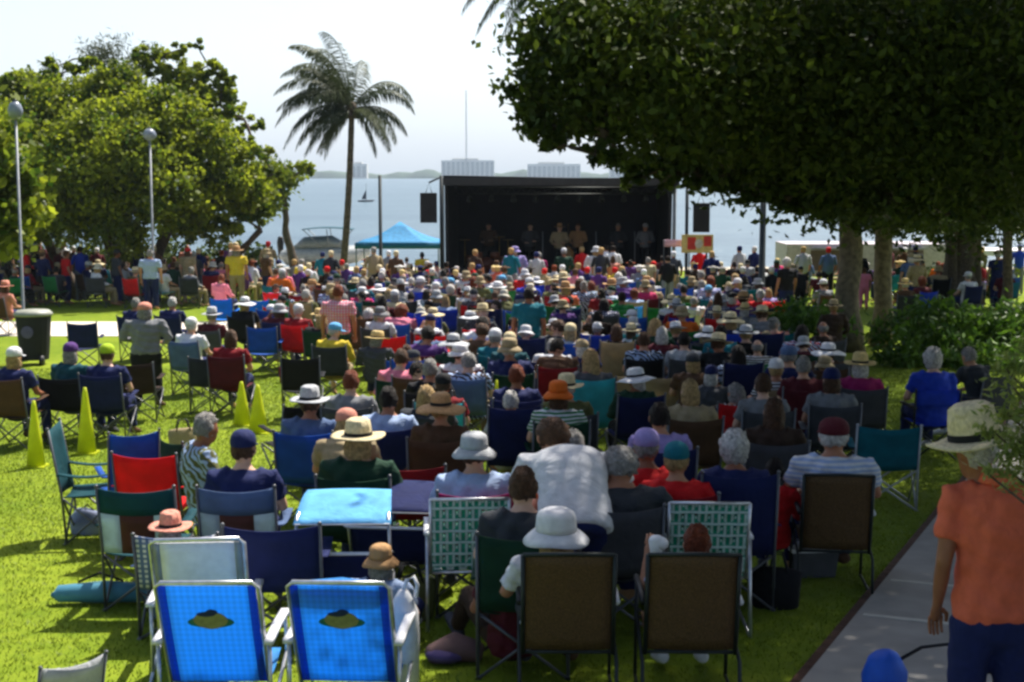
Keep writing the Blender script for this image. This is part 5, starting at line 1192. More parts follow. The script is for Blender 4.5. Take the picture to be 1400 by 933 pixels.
mb = MB(); mb.loft([((0, 0, .02), .03, .03), ((0, 0, .12), .045, .04)], 14); mb.ball((.02, 0, .10), .05, .04, .04); link('cup', mb.mesh('cup', M['whiteplastic'], True), root)
# grey chair corner, lower left
p = Vector((X(30, 905, 6.4), 6.7, g(6.7)))
camp_chair(p, 'light grey', .75, 'hi', 38, 900, zs=.60, ws=.62, label='small light grey chair back corner rising at the bottom left edge')
# man on the walk with the orange shirt
yO = 5.75; zO = g(yO) + .035
person(Vector((X(1362, 700, yO), yO, zO)), 'standturn', 'coral', 'straw:cream', 'navy', -.05, (zat(560, yO) - zO) / 1.765, .84, hs=1.14, hz=.2, px=1350, py=562, label='standing person in coral orange shirt and cream straw hat on the walk', skin=SKINS[4])
q_ = at(1210, 902, .31); root = empty('cooler_bag', (q_.x, q_.y, q_.z + .036), .3); tag(root, 'bright blue rounded cooler bag on the walk with a black strap', 'bag')
mb = MB(); mb.loft([((0, 0, .04), .12, .10), ((0, 0, .2), .13, .11), ((-.01, 0, .27), .10, .08)], 16); link('bag', mb.mesh('coolerbag', mat('cooler_blue', lin(24, 84, 190), .6), True), root)
mb = MB(); mb.tube([(.08, 0, .26), (.16, -.10, .36), (.24, -.35, .46), (.30, -.7, .56), (.36, -1.1, .68)], .010, 6); link('strap', mb.mesh('coolerstrap', M['blackcloth'], True), root)
man = PEOPLE[-1]['o']
mb = MB(); mb.loft([((0, -.012, 1.475), .098, .088), ((0, -.012, 1.515), .078, .072)], 20, cap=False); link('collar', mb.mesh('collar', M['cloth'], True), man, color=C['coral'])
# --- second band
camp_chair(atc(556, 628, .90), 'dark red', .02, 'wide', 556, 628, label='wide dark red folding chair in the shade, left of the bending person')
sit(490, 573, 'dark green', 'straw:cream', 'dark green', wide=1.1, label='seated person in cream straw hat and dark green top')
sit(424, 528, 'steel blue', 'straw:light grey', 'blue', label='person in light grey brimmed hat in blue chair, left of the cream hat')
sit(470, 553, 'beige', 'cap:salmon', None, pose='sitlean', label='person in salmon cap between the grey and the cream hats')
sit(531, 530, 'pale blue', 'hair-short:dark', 'navy', label='dark-haired person in pale blue top and navy chair, left of the big woven hat')
sit(603, 535, 'brown', 'floppy:tan', 'brown', label='person in a very wide tan woven hat near the crowd centre')
sit(648, 588, 'pale blue', 'bucket:light grey', 'magenta', label='person in light grey bucket hat in magenta chair', wide=1.05)
sit(715, 640, 'charcoal', 'hair-short:brown', 'dark green', label='brown-haired person just left of the bending white t-shirt')
sit(763, 518, 'green', 'bucket:orange', 'dark green', pattern='stripes', label='person in orange hat and green striped top')
sit(783, 590, 'orange', 'hair-bob:grey', 'dark grey', label='grey-haired person in orange top, left of the big charcoal jacket')
sit(842, 612, 'charcoal', 'hair-short:grey', 'dark grey', pose='sitlong', wide=1.35, label='broad person in charcoal jacket between the bending person and the red tops')
sit(884, 582, 'red', 'cap:lavender', 'maroon', label='person in lavender cap and red top')
sit(925, 600, 'red', 'cap:teal', 'dark red', sc=.96, label='person in teal cap and red top, left of the white-haired one')
sit(1004, 592, 'navy', 'hair-curly:white', 'navy', ck='hi', label='white curly haired person in navy chair behind the webbed one')
sit(1056, 640, 'red', 'hair-short:dark', None, pose='sitlong', y=10.6, pants='navy', rz=-.3, label='dark-haired person in red long-sleeved top and jeans beside the right webbed chair')
p_ = at(1140, 573, 1.29)
person(p_, 'sit', 'pale blue', 'cap:maroon', 'navy', -.1, 1.02, 1.2, px=1140, py=573, pattern='stripes', label='person in maroon cap and pale striped shirt in brown chair by the walk', detail=True, group=G_)
sling_chair(p_ + Vector((0, 0, 0)), -.1, 'brown sling chair under the striped shirt near the walk', 1140, 645, top=.94)
camp_chair(atc(1220, 571, .93), 'teal', -.1, 'wide', 1220, 572, label='wide teal empty folding chair beside the walk', frame='silver')
sit(1058, 545, 'dark brown', 'hair-long:brown', 'dark grey', label='person with long brown hair in dark brown top under the canopy')
sit(901, 552, 'lavender', 'hair-short:dark', 'navy', label='dark-haired person in lavender top just above the lavender cap')
sit(1176, 482, 'magenta', 'straw:straw', 'dark grey', label='person in yellow straw hat and magenta top near the trunks')
stand(1140, 412, 'dark brown', 'straw:beige', 'black', pose='standlong', y=24.0, label='standing person in dark clothes and beige brimmed hat before the slim trunk')
sit(1275, 478, 'royal blue', 'hair-curly:white', 'director', sc=1.05, label='white-haired person in royal blue top in director chair at right', chair_label='blue director chair on the grass near the right hedge')
sit(1342, 473, 'charcoal', 'hair-short:grey', 'dark grey', pose='sitlean', rz=.5, label='grey-haired person in charcoal leaning, rightmost of the audience')
sit(1078, 470, 'navy', 'cap:steel blue', 'dark grey', wide=1.15, label='person in steel blue cap and navy top below the left shrub')
sit(1098, 488, 'maroon', 'hair-short:grey', 'maroon', label='grey-haired person in maroon top, right of the steel blue cap')
sit(1137, 500, 'grey', 'cap:navy', 'dark grey', label='person in navy cap and grey top left of the magenta top')
sit(1043, 512, 'grey', 'hair-short:brown', 'dark grey', label='brown-haired person in grey top left of the maroon top')
sit(943, 520, 'beige', 'hair-bob:blond', 'brown', label='person with blond bobbed hair and beige top')
sit(880, 455, 'black', 'hair-short:brown', 'black', pattern='print', label='brown-haired person in black printed top above the beige chairs')
camp_chair(atc(838, 505, .92), 'beige', .05, 'wide', 838, 505, label='left of the two wide beige chairs at the crowd centre')
camp_chair(atc(906, 507, .92), 'beige', -.05, 'wide', 906, 507, label='right of the two wide beige chairs at the crowd centre')
sit(905, 448, 'maroon', 'hair-bob:white', 'dark grey', label='white-haired person in maroon top, right of the black print')
sit(935, 455, 'light grey', 'hair-short:dark', 'dark grey', label='dark-haired person in light grey top, shady right middle')
sit(985, 445, 'teal', 'hair-short:dark', 'teal', label='dark-haired person in teal top below the red row')
# --- left lawn
person(at(280, 565, 1.25), 'sitlong', 'olive', 'hair-short:grey', 'brown', -1.1, px=280, py=565, pattern='print', label='grey-haired person in olive print turned right, on the left lawn', group=G_)
camp_chair(atc(268, 600, .93), 'dark green', -.9, 'camp', 268, 600, label='dark green chair under the grey-haired person turned right')
p_ = Vector((X(198, 430, 21.2), 21.2, g(21.2)))
person(p_, 'standlong', 'grey', 'cap:salmon', 'black', .15, (zat(412, 21.2) - p_.z) / 1.765, 1.25, px=198, py=412, label='standing person in grey shirt, black trousers and salmon cap on the left lawn', detail=True)
stand(462, 390, 'pink', 'hair-short:auburn', '*dark green', h=1.75, wide=1.05, pattern='plaid', label='standing person in pink checked shirt and dark shorts')
stand(723, 393, 'teal', 'hair-short:dark', 'navy', h=1.74, wide=1.0, label='standing person in teal t-shirt in the middle of the crowd')
sit(8, 384, 'salmon', 'straw:salmon', 'brown', label='person in salmon hat at the left frame edge beside the bin')
sit(20, 472, 'navy', 'cap:white', 'brown', rz=-.2, label='person in white cap and navy top at the left edge')
sit(97, 466, 'dark teal', 'cap:purple', 'black', ck='wide', label='person in purple cap in wide black chair before the bin')
sit(147, 468, 'navy', 'cap:lime', 'navy', label='person in lime cap and navy top, left of the dark brown chair')
camp_chair(atc(180, 490, .92), 'dark brown', .0, 'wide', 180, 490, label='wide dark brown folding chair beside the standing grey shirt')
camp_chair(atc(110, 441, .92), 'navy', .1, 'camp', 110, 440, label='empty navy folding chair right of the waste bin')
sit(186, 408, 'navy', 'hair-short:grey', 'navy', label='person in navy just left of the standing grey shirt')
sit(236, 407, 'navy', 'hair-short:white', 'navy', label='white-haired person in navy right of the standing grey shirt')
sit(262, 432, 'white', 'cap:white', 'steel blue', label='person in white cap and white top in steel blue chair, left lawn')
sit(290, 420, 'maroon', 'straw:light grey', 'dark grey', label='person in light grey brimmed hat and maroon top, left lawn')
camp_chair(atc(283, 482, .92), 'charcoal', .1, 'wide', 283, 482, label='wide charcoal folding chair in the middle of the left lawn')
sit(316, 452, 'dark red', 'hair-bob:brown', 'maroon', label='brown-haired person in dark red top in maroon chair, left lawn')
sit(335, 405, 'black', 'floppy:white', 'black', label='person in white floppy hat and black top, left middle')
camp_chair(atc(358, 447, .92), 'blue', 0, 'camp', 358, 447, label='empty blue folding chair left of the red sunburst-coloured one')
sit(408, 414, 'dark red', 'cap:white', 'red', label='person in white cap in bright red chair left of the pink checked shirt')
camp_chair(atc(409, 488, .92), 'black', .05, 'camp', 409, 488, label='empty black folding chair on the lawn below the red one')
camp_chair(atc(395, 552, .92), 'black', .6, 'camp', 392, 552, label='empty black folding chair left of the light grey brimmed hat')
camp_chair(atc(304, 408, .92), 'bright blue', -.1, 'camp', 304, 408, label='bright blue folding chair under the pink top, left middle')
sit(302, 375, 'pink', 'hair-short:auburn', None, pose='sitlong', label='auburn-haired person in pink long-sleeved top above the bright blue chair')
camp_chair(atc(350, 410, .92), 'bright blue', .1, 'camp', 350, 410, label='bright blue folding chair right of the white floppy hat')
camp_chair(atc(372, 390, .92), 'teal', .0, 'camp', 372, 390, label='teal folding chair at the back of the left lawn')
# --- centre left rows
camp_chair(atc(532, 459, .92), 'red', .05, 'camp', 532, 459, label='bright red folding chair, leftmost of the red row')
camp_chair(atc(590, 458, .92), 'red', -.05, 'camp', 590, 458, label='bright red folding chair, second of the red row')
sit(546, 478, 'pink', 'hair-short:brown', 'dark green', pose='sitlong', label='brown-haired person in pink below the leftmost red chair')
sit(620, 455, 'dark green', 'floppy:light grey', 'red', label='person in light grey floppy hat and dark green top in red chair')
sit(480, 508, 'grey', 'hair-short:auburn', 'dark grey', label='auburn-haired person in grey top above the light grey brimmed hat')
sit(588, 492, 'black', 'hair-short:grey', 'black', label='grey-haired person in black top above the big woven hat')
sit(520, 418, 'white', 'bucket:grey', 'dark grey', label='person in grey bucket hat and white top, right of the pink checked shirt')
sit(677, 447, 'teal', 'cap:white', 'teal', label='person in white cap and teal top, left middle of the crowd')
sit(697, 452, 'dark teal', 'cap:cream', 'navy', label='person in cream cap and dark teal top beside the white cap')
sit(780, 440, 'light grey', 'cap:cream', 'blue', ck='hi', label='person in cream cap in high-backed blue chair, crowd centre')
camp_chair(atc(783, 462, 1.02), 'blue', 0, 'hi', 783, 470, label='tall blue chair at the crowd centre, row before the cream cap')
sit(706, 500, 'navy', 'hair-short:auburn', 'navy', label='auburn-haired person in navy, right of the thin lime cone')
camp_chair(atc(862, 418, .92), 'light blue', 0, 'camp', 862, 420, label='light blue folding chair glowing in the sun right of centre')
sit(540, 395, 'cream', 'cap:white', 'dark grey'); sit(850, 400, 'green', 'hair-short:dark', 'green')
camp_chair(atc(840, 418, .92), 'green', .1, 'camp', 838, 420); camp_chair(atc(900, 420, .92), 'green', .1, 'camp', 900, 420)
for px in (1000, 1018, 1036): camp_chair(atc(px, 414, .92), 'red', .1 * (px - 1018) / 18, 'camp', px, 414, near=False)
# standing at the back, dancers, behind posts
stand(704, 338, 'lavender', 'bucket:lavender', 'lavender', pose='standlong', y=43, wide=1.2, label='standing person in lavender with lavender hat before the stage')
stand(737, 345, 'magenta', 'hair-short:grey', 'navy', pose='walk', y=43.5, label='dancer in magenta top before the middle of the stage')
stand(771, 340, 'dark green', 'cap:white', 'black', pose='standlong', y=43.8, label='dancer in dark green top and white cap before the upright bass')
stand(815, 338, 'white', 'bucket:white', 'grey', pose='standlong', y=43, wide=1.1, label='standing person all in white before the stage')
stand(838, 350, 'salmon', 'hair-bob:brown', 'brown', y=43.2, label='brown-haired person in salmon top right of the one in white')
stand(862, 356, 'purple', 'hair-short:dark', 'purple', y=42.5, label='dark-haired person in purple top before the stage right half')
stand(886, 352, 'cream', 'hair-short:grey', 'beige', y=42.0, pose='walk', label='grey-haired person in cream top near the stage right corner')
stand(905, 350, 'maroon', 'hair-short:dark', 'maroon', y=44.5, label='dark-haired person in maroon top at the stage right corner')
stand(205, 342, 'pale blue', 'hair-short:grey', 'navy', y=41.0, wide=1.15, label='standing person in pale blue shirt against the second lamp post')
stand(323, 338, 'yellow', 'straw:tan', 'beige', y=42.5, wide=1.15, label='standing person in yellow top and tan hat at the right of the tree shade')
stand(577, 345, 'yellow', 'hair-short:dark', 'olive', y=46, label='standing person in yellow top left of the stage')
stand(556, 352, 'brown', 'hair-short:brown', 'tan', y=46.5, label='standing person in brown top beside the yellow top left of the stage')
stand(1004, 358, 'black', 'hair-short:dark', 'black', y=42, label='dark-clothed standing person right of the poster board')
stand(1022, 356, 'light grey', 'cap:black', 'grey', y=42.4, pose='walk', label='standing person in light grey top and black cap right of the poster board')
stand(974, 348, 'grey', 'straw:dark grey', 'grey', y=43, label='standing person in grey top and dark brimmed hat at the poster board')
stand(1095, 365, 'black', 'cap:black', 'black', y=40, label='standing person in black cap before the trailer left end')
stand(1120, 372, 'maroon', 'hair-short:dark', 'black', y=38, wide=1.2, label='dark-haired person in maroon top before the trailer')
stand(1182, 366, 'pink', 'hair-short:brown', 'pink', y=41, label='person in pink top between the two slim trunks')
stand(1258, 368, 'charcoal', 'cap:dark grey', 'black', pose='standlong', y=40, wide=1.4, label='broad person in charcoal before the trailer right end')
stand(1345, 380, 'lavender', 'hair-short:dark', 'navy', y=44, label='person in lavender top right of the thick trunk')
# musicians on the deck
def musician(px, py_, y, shirt, head, label, pose='standlong'):
    x = X(px, 320, y); person(Vector((x, y, dz)), pose, shirt, head, 'black', math.pi + random.uniform(-.3, .3), 1.0, px=px, py=py_, label=label, detail=False, group='musicians on the stage')
musician(668, 300, 50.3, 'brown', 'hair-short:dark', 'drummer in brown top behind the drum kit')
musician(790, 300, 49.4, 'tan', 'hair-short:brown', 'musician in tan top at the upright bass')
musician(765, 300, 48.6, 'beige', 'straw:tan', 'musician in beige top and tan hat at centre stage')
musician(845, 300, 49.6, 'charcoal', 'hair-short:grey', 'musician in charcoal top right of centre stage')
musician(882, 300, 49.2, 'grey', 'cap:light grey', 'musician in light grey cap at the right of the stage')
musician(725, 300, 49.8, 'dark grey', 'hair-short:dark', 'musician in dark grey between the drums and the bass')
for px in (742, 815, 868):
    root = empty('microphone_stand', (X(px, 320, 48.0), 48.0, dz)); tag(root, None, 'microphone stand', 'microphone stands on the stage')
    root['label'] = {742: 'microphone stand left of centre stage', 815: 'microphone stand right of the upright bass', 868: 'microphone stand at the right of the stage'}[px]
    mb = MB(); mb.tube([(0, 0, .02), (0, 0, 1.3), (0, .15, 1.5)], .014, 6); link('pole', mb.mesh('mic_pole', M['greymetal'], True), root)
    mb = MB(); mb.loft([((0, 0, 0), .14, .14), ((0, 0, .02), .13, .13)], 12, cap=False); link('base', mb.mesh('mic_base', M['black'], True), root)

def cooler(p, col, label, rz=0, s=1.0):
    root = empty('cooler_box', p, rz); tag(root, label, 'cooler', 'coolers on the grass'); root.scale = (s, s, s)
    mb = MB(); mb.add([(-.2, -.13, 0), (.2, -.13, 0), (.2, .13, 0), (-.2, .13, 0), (-.23, -.15, .26), (.23, -.15, .26), (.23, .15, .26), (-.23, .15, .26)], [(0, 3, 2, 1), (4, 5, 6, 7), (0, 1, 5, 4), (1, 2, 6, 5), (2, 3, 7, 6), (3, 0, 4, 7)]); link('body', mb.mesh('cooler_body', mat('cooler_' + col, tuple(C[col]), .5)), root)
    mb = MB(); mb.box(-.24, .24, -.16, .16, .262, .30); mb.box(-.20, .20, -.12, .12, .302, .315); link('lid', mb.mesh('cooler_lid', M['whiteplastic']), root)
    mb = MB(); mb.tube([(-.235, 0, .2), (-.25, 0, .36), (.25, 0, .36), (.235, 0, .2)], .010, 6); link('handle', mb.mesh('cooler_handle', M['whiteplastic'], True), root)
def tote(p, col, label, rz=0):
    root = empty('tote_bag', p, rz); tag(root, label, 'bag', 'bags on the grass')
    mb = MB(); mb.loft([((0, 0, .02), .17, .08), ((0, 0, .16), .18, .09), ((0, 0, .27), .19, .04)], 14); link('bag', mb.mesh('totebag', M['cloth'], True), root, color=C[col])
    for y_ in (-.03, .03): mb = MB(); mb.tube([(-.09, y_, .26), (-.05, y_, .40), (.05, y_, .40), (.09, y_, .26)], .009, 6); link('handle', mb.mesh('totehandle', M['blackcloth'], True), root)
cooler(at(300, 640, .3), 'red', 'small red cooler with white lid left of the panelled chair', .2, .8)
cooler(at(1110, 735, .3), 'dark grey', 'dark grey cooler with white lid by the brown chair at the walk', .1, .8)
tote(at(560, 790, .3), 'olive', 'olive tote bag in the gap left of the webbed chair', .3)
tote(at(1060, 775, .3), 'black', 'black tote bag on the grass right of the webbed chair behind the auburn head', -.2)
tote(at(250, 585, .3), 'beige', 'beige tote bag on the sunny grass left of the turned grey-haired person', .5)
tote(at(395, 500, .3), 'dark red', 'dark red tote bag beside the empty black chair', .5)
# ------------------------------------------------------------------ the rest of the crowd
taken = [e['p'].xy.copy() for e in PEOPLE] + [e['p'].xy.copy() for e in CHAIRS]
taken += [o.location.xy.copy() for o in COL.objects if o.name.startswith('marker_cone')] + [o.location.xy - Vector((0, 1.0)) for o in COL.objects if o.name.startswith('marker_cone')]
taken += [e['p'].xy - Vector((0, .95)) for e in CHAIRS if e['label'] and 400 < e['py'] < 540]
def free(x, y, r=.60): return all((Vector((x, y)) - t).length > r for t in taken)
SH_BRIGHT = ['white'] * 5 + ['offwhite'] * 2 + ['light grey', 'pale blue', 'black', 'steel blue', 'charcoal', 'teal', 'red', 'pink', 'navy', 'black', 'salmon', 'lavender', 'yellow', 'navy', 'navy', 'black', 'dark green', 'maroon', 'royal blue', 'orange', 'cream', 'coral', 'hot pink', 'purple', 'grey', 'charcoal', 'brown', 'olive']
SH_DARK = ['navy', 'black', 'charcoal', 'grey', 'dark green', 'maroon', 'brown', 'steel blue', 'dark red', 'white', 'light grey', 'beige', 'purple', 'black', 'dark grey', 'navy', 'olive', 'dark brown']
HEADS = ['hair-short:dark', 'hair-bob:dark', 'hair-short:brown', 'hair-long:dark', 'hair-short:dark', 'cap:charcoal', 'cap:dark green', 'bucket:beige', 'hair-short:grey', 'hair-short:grey', 'hair-short:white', 'hair-short:brown', 'hair-short:dark', 'hair-bob:blond', 'hair-bob:brown', 'hair-bob:grey', 'hair-long:brown', 'hair-long:blond', 'hair-curly:white', 'hair-curly:auburn', 'hair-thin:grey', 'hair-none:grey', 'hair-bun:grey',
         'cap:white', 'cap:white', 'cap:navy', 'cap:red', 'cap:beige', 'cap:black', 'straw:cream', 'straw:cream', 'straw:tan', 'straw:straw', 'straw:white', 'bucket:white', 'bucket:beige', 'bucket:offwhite', 'floppy:cream', 'floppy:white', 'straw:light grey', 'bucket:light grey', 'cap:light blue']
CHC = ['navy', 'navy', 'blue', 'royal blue', 'dark grey', 'black', 'dark green', 'green', 'red', 'dark red', 'teal', 'beige', 'steel blue', 'maroon', 'charcoal', 'brown', 'turquoise']
count = 0
yy = 12.2
while yy < 42.5:
    if yy < 16: a, b_ = 600, 1110
    elif yy < 20: a, b_ = 560, 1160
    elif yy < 24: a, b_ = 460, 1130
    else: a, b_ = 385, 1060
    x = X(a, 450, yy); xe = X(b_, 450, yy)
    while x < xe:
        px_ = 700 + x / yy * FPX
        aisle = (yy < 24 and px_ < 520 and random.random() < .6) or (px_ < 470 and random.random() < .35)
        if random.random() < .93 and not aisle and count < 196 and yy < 40:
            xj = x + random.uniform(-.16, .16); yj = yy + random.uniform(-.38, .38)
            if free(xj, yj, .58 if yy < 24 else .54):
                shade = px_ > 700 and yy < 24  # shade put into the clothes: darker shirts are picked in this area
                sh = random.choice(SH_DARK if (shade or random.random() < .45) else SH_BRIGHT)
                hd_ = random.choice(HEADS)
                pose = random.choices(['sit', 'sitlong', 'sitlean', 'situp', 'slump'], [5, 3, 3, .8, 2])[0]
                scl = random.uniform(.86, 1.07)
                p = Vector((xj, yj, g(yj)))
                rz = random.uniform(-.2, .2) + math.atan2(p.x - 1.5, 47 - p.y) * .6
                pp = (ZC - p.z - 1.2) / yj; pyy = 466.5 + FPX * math.tan(math.atan(pp) - PITCH)
                person(p, pose, sh, hd_, random.choice(['navy', 'black', 'beige', 'grey', 'white', '*beige', '*navy']), rz, scl, random.uniform(.92, 1.22), px=px_, py=pyy, group=G_, detail=False,
                       pattern=random.choices([None, 'stripes', 'plaid', 'print'], [12, 1, 1, 1.2])[0], hz=random.choice([random.uniform(-.4, .4), random.uniform(-1.2, 1.2)]))
                if random.random() < .86: camp_chair(p, random.choice(CHC), rz, random.choice(['camp', 'camp', 'hi', 'wide']), px_, pyy + 20, near=yy < 15)
                taken.append(Vector((xj, yj))); count += 1
        x += random.uniform(.62, .80)
    yy += random.uniform(1.0, 1.2) if yy < 30 else random.uniform(1.15, 1.35)
    if count >= 196: break
YSTOP = yy
print('random crowd', count)
# shaded crowd beneath the sea grape
n = 0
for _ in range(900):
    if n >= 32: break
    y = random.uniform(41.5, 46); px_ = random.uniform(-5, 375); x = X(px_, 380, y)
    if not free(x, y, .62): continue
    taken.append(Vector((x, y))); n += 1
    st = random.random() < .35
    pp = (ZC - g(y) - (1.7 if st else 1.2)) / y; pyy = 466.5 + FPX * math.tan(math.atan(pp) - PITCH)
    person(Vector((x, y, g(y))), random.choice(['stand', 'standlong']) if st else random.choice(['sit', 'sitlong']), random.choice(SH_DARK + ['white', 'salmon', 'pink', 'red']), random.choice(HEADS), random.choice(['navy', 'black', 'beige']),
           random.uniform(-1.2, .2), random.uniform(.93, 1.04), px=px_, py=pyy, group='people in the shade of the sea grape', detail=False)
    if not st and random.random() < .8: camp_chair(Vector((x, y, g(y))), random.choice(CHC), random.uniform(-1, .1), 'camp', px_, pyy + 15, near=False)
n = 0
for _ in range(300):      # thinner groups by the trunks at right
    if n >= 16: break
    y = random.uniform(34, 46); px_ = random.uniform(1060, 1400); x = X(px_, 380, y)
    if not free(x, y, .8): continue
    taken.append(Vector((x, y))); n += 1
    st = random.random() < .15
    pp = (ZC - g(y) - (1.7 if st else 1.2)) / y; pyy = 466.5 + FPX * math.tan(math.atan(pp) - PITCH)
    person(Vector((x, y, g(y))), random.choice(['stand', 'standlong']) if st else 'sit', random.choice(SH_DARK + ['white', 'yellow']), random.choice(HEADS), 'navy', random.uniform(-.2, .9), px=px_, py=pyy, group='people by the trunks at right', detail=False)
    if not st: camp_chair(Vector((x, y, g(y))), random.choice(CHC), random.uniform(0, .6), 'camp', px_, pyy + 15, near=False)
# past the nearest three hundred: the far rows as one crowd
m, nt, bs, out_ = newmat('far_crowd_cloth'); at2 = nt.nodes.new('ShaderNodeAttribute'); at2.attribute_name = 'col'
nt.links.new(at2.outputs['Color'], bs.inputs['Base Color']); bs.inputs['Roughness'].default_value = .85; bs.inputs['Specular IOR Level'].default_value = .2
fc = MB(); fcol = []
def far_person(x, y, st):
    z0 = g(y); sh = C[random.choice(SH_BRIGHT + SH_DARK * 3)]; sk_ = random.choice(SKINS); pt = C[random.choice(['navy', 'black', 'beige', 'grey'])]
    hc = random.choice([HAIRCOL[k] for k in HAIRCOL] + [C['white'], C['cream'], C['straw'], C['navy'], C['red']]); hat = random.random() < .35
    dzp = .45 if st else 0; s_ = random.uniform(.92, 1.05); rz = random.uniform(-.6, .6)
    mt = Matrix.Translation((x, y, z0)) @ Matrix.Rotation(rz, 4, 'Z') @ Matrix.Scale(s_, 4)
    def put(rings, c, n=10, rnd=1.0):
        n0 = len(fc.v); fc.loft([(mt @ Vector(r[0]), r[1] * s_, r[2] * s_) for r in rings], n, rnd=rnd); fcol.extend([c] * (len(fc.v) - n0))
    put([((0, 0, .5 + dzp), .17, .13), ((0, -.03, .75 + dzp), .17, .12), ((0, -.03, .97 + dzp), .17, .10), ((0, -.02, 1.02 + dzp), .08, .07)], sh)
    put([((0, -.02, 1.0 + dzp), .05, .05), ((0, 0, 1.08 + dzp), .07, .08), ((0, 0, 1.18 + dzp), .078, .09)], sk_)
    for sx in (-1, 1):
        put([((sx * .17, -.03, .95 + dzp), .06, .06), ((sx * .25, .0, .72 + dzp), .05, .05)], sh, 8)
        if st: put([((sx * .25, 0, .72 + dzp), .04, .04), ((sx * .24, .1, .50 + dzp), .03, .03)], sk_, 6)
        else: put([((sx * .25, 0, .70), .04, .04), ((sx * .18, .25, .66), .03, .03)], sk_, 6)
        if st: put([((sx * .09, 0, .92), .10, .10), ((sx * .10, .02, .5), .07, .07), ((sx * .11, 0, .05), .05, .06)], pt, 8)
        else: put([((sx * .1, .05, .5), .09, .09), ((sx * .13, .42, .5), .06, .06), ((sx * .13, .45, .05), .05, .05)], pt, 8)
    put([((0, -.02, 1.13 + dzp), .082, .09), ((0, -.02, 1.20 + dzp), .084, .095)], hc)
    if hat and random.random() < .5: put([((0, 0, 1.205 + dzp), .165, .17), ((0, 0, 1.215 + dzp), .16, .165)], hc, 14, .05)
yy = YSTOP; nf = 0
while yy < 46.4:
    x = X(385 if yy < 43 else 380, 400, yy); xe = X(1065, 400, yy)
    while x < xe:
        xj, yj = x + random.uniform(-.15, .15), yy + random.uniform(-.3, .3)
        if random.random() < .95 and free(xj, yj, .5) and (yj < 45.8): far_person(xj, yj, random.random() < (.12 if yy < 42 else .3)); taken.append(Vector((xj, yj))); nf += 1
        x += random.uniform(.6, .8)
    yy += random.uniform(.95, 1.15)
for _ in range(400):
    if nf % 1000 > 600: break
    lft = random.random() < .9
    y = random.uniform(43.5, 47.5); px_ = random.uniform(-5, 375) if lft else random.uniform(1060, 1400); x = X(px_, 380, y)
    if free(x, y, .6): far_person(x, y, random.random() < .45); taken.append(Vector((x, y))); nf += 1
me = fc.mesh('far_crowd', m, True); q = me.color_attributes.new('col', 'FLOAT_COLOR', 'POINT'); q.data.foreach_set('color', np.array(fcol, np.float32).ravel())
tag(link('far_crowd', me), kind='stuff')
import sys; sys.stderr.write(f'COUNT people {len(PEOPLE)} chairs {len(CHAIRS)} random {count} last row {yy:.1f}\n')

# ------------------------------------------------------------------ labels: say which one
def zone(px, py):
    if py < 400 and px < 380: base = 'under the sea grape'
    elif py < 400 and px > 1060: base = 'by the right trunks'
    elif py < 405: base = 'in the back rows'
    elif py < 440: base = 'in the far rows'
    elif py < 500: base = 'in the middle rows'
    elif py < 560: base = 'in the nearer rows'
    else: base = 'in the front of view'
    lm = [(0, 'near the left edge'), (110, 'below the navy chair' if False else 'left of the second lamp post'), (208, 'at the second lamp post'), (300, 'right of the second lamp post'), (400, 'left of the palm'), (467, 'below the palm'), (530, 'right of the palm'), (600, 'below the stage left corner'),
          (670, 'below the drum kit'), (725, 'below the stage left half'), (777, 'below the upright bass'), (830, 'below the stage right half'), (890, 'below the stage right corner'), (950, 'below the poster board'), (1000, 'right of the poster board'), (1043, 'below the dark green post'), (1100, 'below the trailer left end'), (1160, 'at the first slim trunk'), (1207, 'at the second slim trunk'), (1260, 'right of the slim trunks'), (1310, 'at the thick trunk'), (1376, 'at the far right trunk')]
    return base, min(lm, key=lambda t: abs(t[0] - px))[1]
def words(s): return len(s.split())
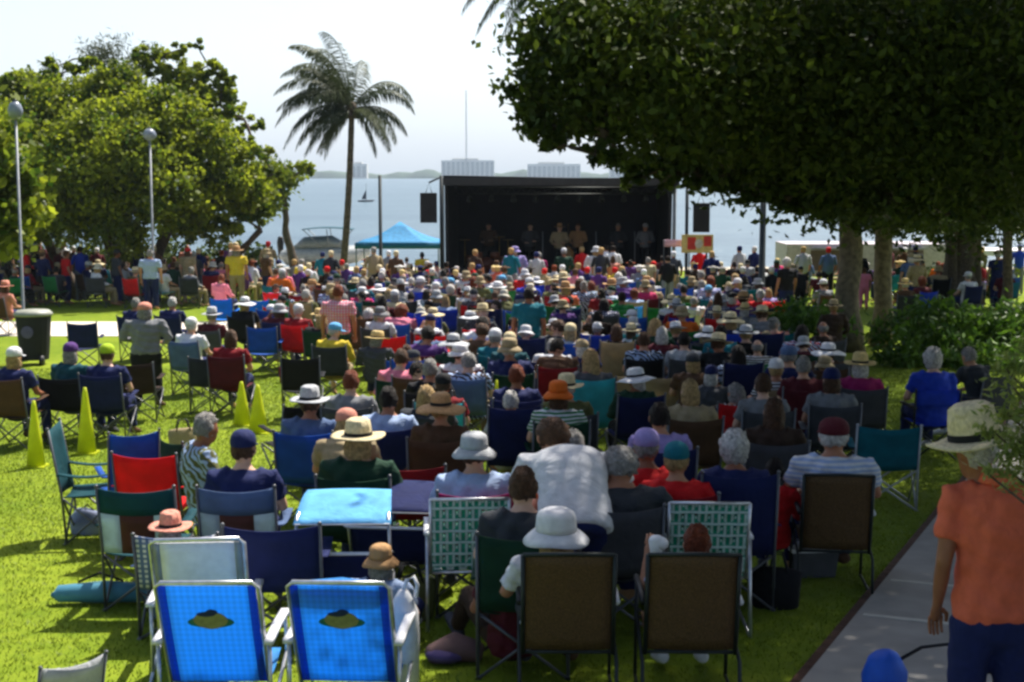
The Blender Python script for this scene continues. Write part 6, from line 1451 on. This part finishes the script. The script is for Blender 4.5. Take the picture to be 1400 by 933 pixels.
def label_all(L, noun):
    used = {e['label'] for e in L if e['label']}
    todo = [e for e in L if not e['label']]
    def key_try(fn):
        nonlocal todo
        by = {}
        for e in todo: by.setdefault(fn(e), []).append(e)
        left = []
        for k, es in by.items():
            if len(es) == 1 and k not in used and words(k) <= 16: es[0]['label'] = k; used.add(k)
            else: left += es
        todo = left
    def d0(e): return e['desc']
    key_try(lambda e: f"{d0(e)} {zone(e['px'], e['py'])[1]}")
    key_try(lambda e: f"{d0(e)} {zone(e['px'], e['py'])[0]} {zone(e['px'], e['py'])[1]}".replace('person in', 'in'))
    def nb(e, side):
        c = [f for f in PEOPLE if f is not e and (f['px'] - e['px']) * side > 2 and abs(f['py'] - e['py']) < 22 and f['desc'] != e['desc']]
        if not c: return None
        f = min(c, key=lambda f: (abs(f['px'] - e['px']) + 2 * abs(f['py'] - e['py']))); return f['short']
    for side, wd in ((1, 'left of'), (-1, 'right of')):
        key_try(lambda e: f"{d0(e)} {wd} {nb(e, side)}".replace(' person in', '').replace('folding ', '') if nb(e, side) else d0(e) + ' #')
    def hd_of(f): return f['short'].split(' and ')[0] if f else 'the edge'
    def near1(e, side):
        c = [f for f in PEOPLE if f is not e and (f['px'] - e['px']) * side > 2 and abs(f['py'] - e['py']) < 22]
        return min(c, key=lambda f: (abs(f['px'] - e['px']) + 2 * abs(f['py'] - e['py']))) if c else None
    def shrt(s): return s.replace(' person in', '').replace(' fabric folding', '').replace(' hair', '').replace('seated ', '')
    key_try(lambda e: f"{shrt(e['desc'])} between {shrt(hd_of(near1(e, -1)))} and {shrt(hd_of(near1(e, 1)))}")
    key_try(lambda e: f"{shrt(e['desc'])} {zone(e['px'], e['py'])[0]} near {shrt(hd_of(near1(e, 1)))}")
    for e in todo:
        same = sorted([f for f in todo if f['desc'] == e['desc']], key=lambda f: (f['px'], f['py'])); k = same.index(e)
        o_ = ['leftmost', 'second from left', 'third from left', 'fourth from left', 'fifth from left', 'sixth from left', 'seventh from left', 'eighth from left'][min(k, 7)]
        s_ = f"{shrt(e['desc'])}, {o_} {zone(e['px'], e['py'])[0]}"
        e['label'] = ' '.join(s_.split()[:16]); used.add(e['label'])
    for e in L: e['o']['label'] = e['label'].replace(' #', '')
label_all(PEOPLE, 'person')
label_all(CHAIRS, 'chair')

# ------------------------------------------------------------------ grass blades near the camera
def grass_blades(n):
    px = rng.uniform(-30, 1430, n); t = rng.random(n) ** .7
    y = 6.8 + t * 20; x = (px - 700) / FPX * y * 1.06
    keep = np.ones(n, bool)
    rel = np.stack([x - pa.x, y - pa.y], 1); tt = rel @ np.array(pd); ww = rel @ np.array(pn)
    keep &= ~((ww > -.05) & (ww < 2.35)); keep &= ~((y > 33) & (y < 37.3))
    x, y = x[keep], y[keep]; m = len(x)
    z = np.interp(y, GY, GZ) + ZC
    h = .014 + .020 * rng.random(m); wd = .003 + .003 * rng.random(m) + y * .00016
    a = rng.uniform(0, 2 * np.pi, m); lx = rng.normal(size=m) * .018; ly = rng.normal(size=m) * .018
    v = np.zeros((m, 3, 3), np.float32)
    v[:, 0] = np.stack([x - np.cos(a) * wd, y - np.sin(a) * wd, z - .004], 1); v[:, 1] = np.stack([x + np.cos(a) * wd, y + np.sin(a) * wd, z - .004], 1); v[:, 2] = np.stack([x + lx, y + ly, z + h], 1)
    v = v.reshape(-1, 3); me = bpy.data.meshes.new('grass'); me.vertices.add(len(v)); me.vertices.foreach_set('co', v.ravel())
    me.loops.add(len(v)); me.loops.foreach_set('vertex_index', np.arange(len(v), dtype=np.int32)); me.polygons.add(m)
    me.polygons.foreach_set('loop_start', np.arange(0, len(v), 3, dtype=np.int32)); me.polygons.foreach_set('loop_total', np.full(m, 3, np.int32)); me.update()
    q = me.attributes.new('tint', 'FLOAT', 'POINT'); pt = .5 + .3 * np.sin(x * 1.3 + np.sin(y * .9)) * np.cos(y * .7); q.data.foreach_set('value', np.repeat(np.clip(pt + rng.normal(size=m) * .14, 0, 1), 3).astype(np.float32))
    me.materials.append(M['grass']); tag(link('grass', me), kind='stuff')
grass_blades(230000)

# ------------------------------------------------------------------ haze
mb = MB(); mb.box(-3400, 3400, -60, 3400, -1.5, 150)
m = bpy.data.materials.new('haze_air'); m.use_nodes = True; nt = m.node_tree; nt.nodes.clear()
pv = nt.nodes.new('ShaderNodeVolumePrincipled'); pv.inputs['Density'].default_value = .00017; pv.inputs['Color'].default_value = (.72, .86, 1, 1); pv.inputs['Anisotropy'].default_value = .2
oo = nt.nodes.new('ShaderNodeOutputMaterial'); nt.links.new(pv.outputs[0], oo.inputs['Volume'])
tag(link('haze', mb.mesh('haze', m)), kind='stuff')
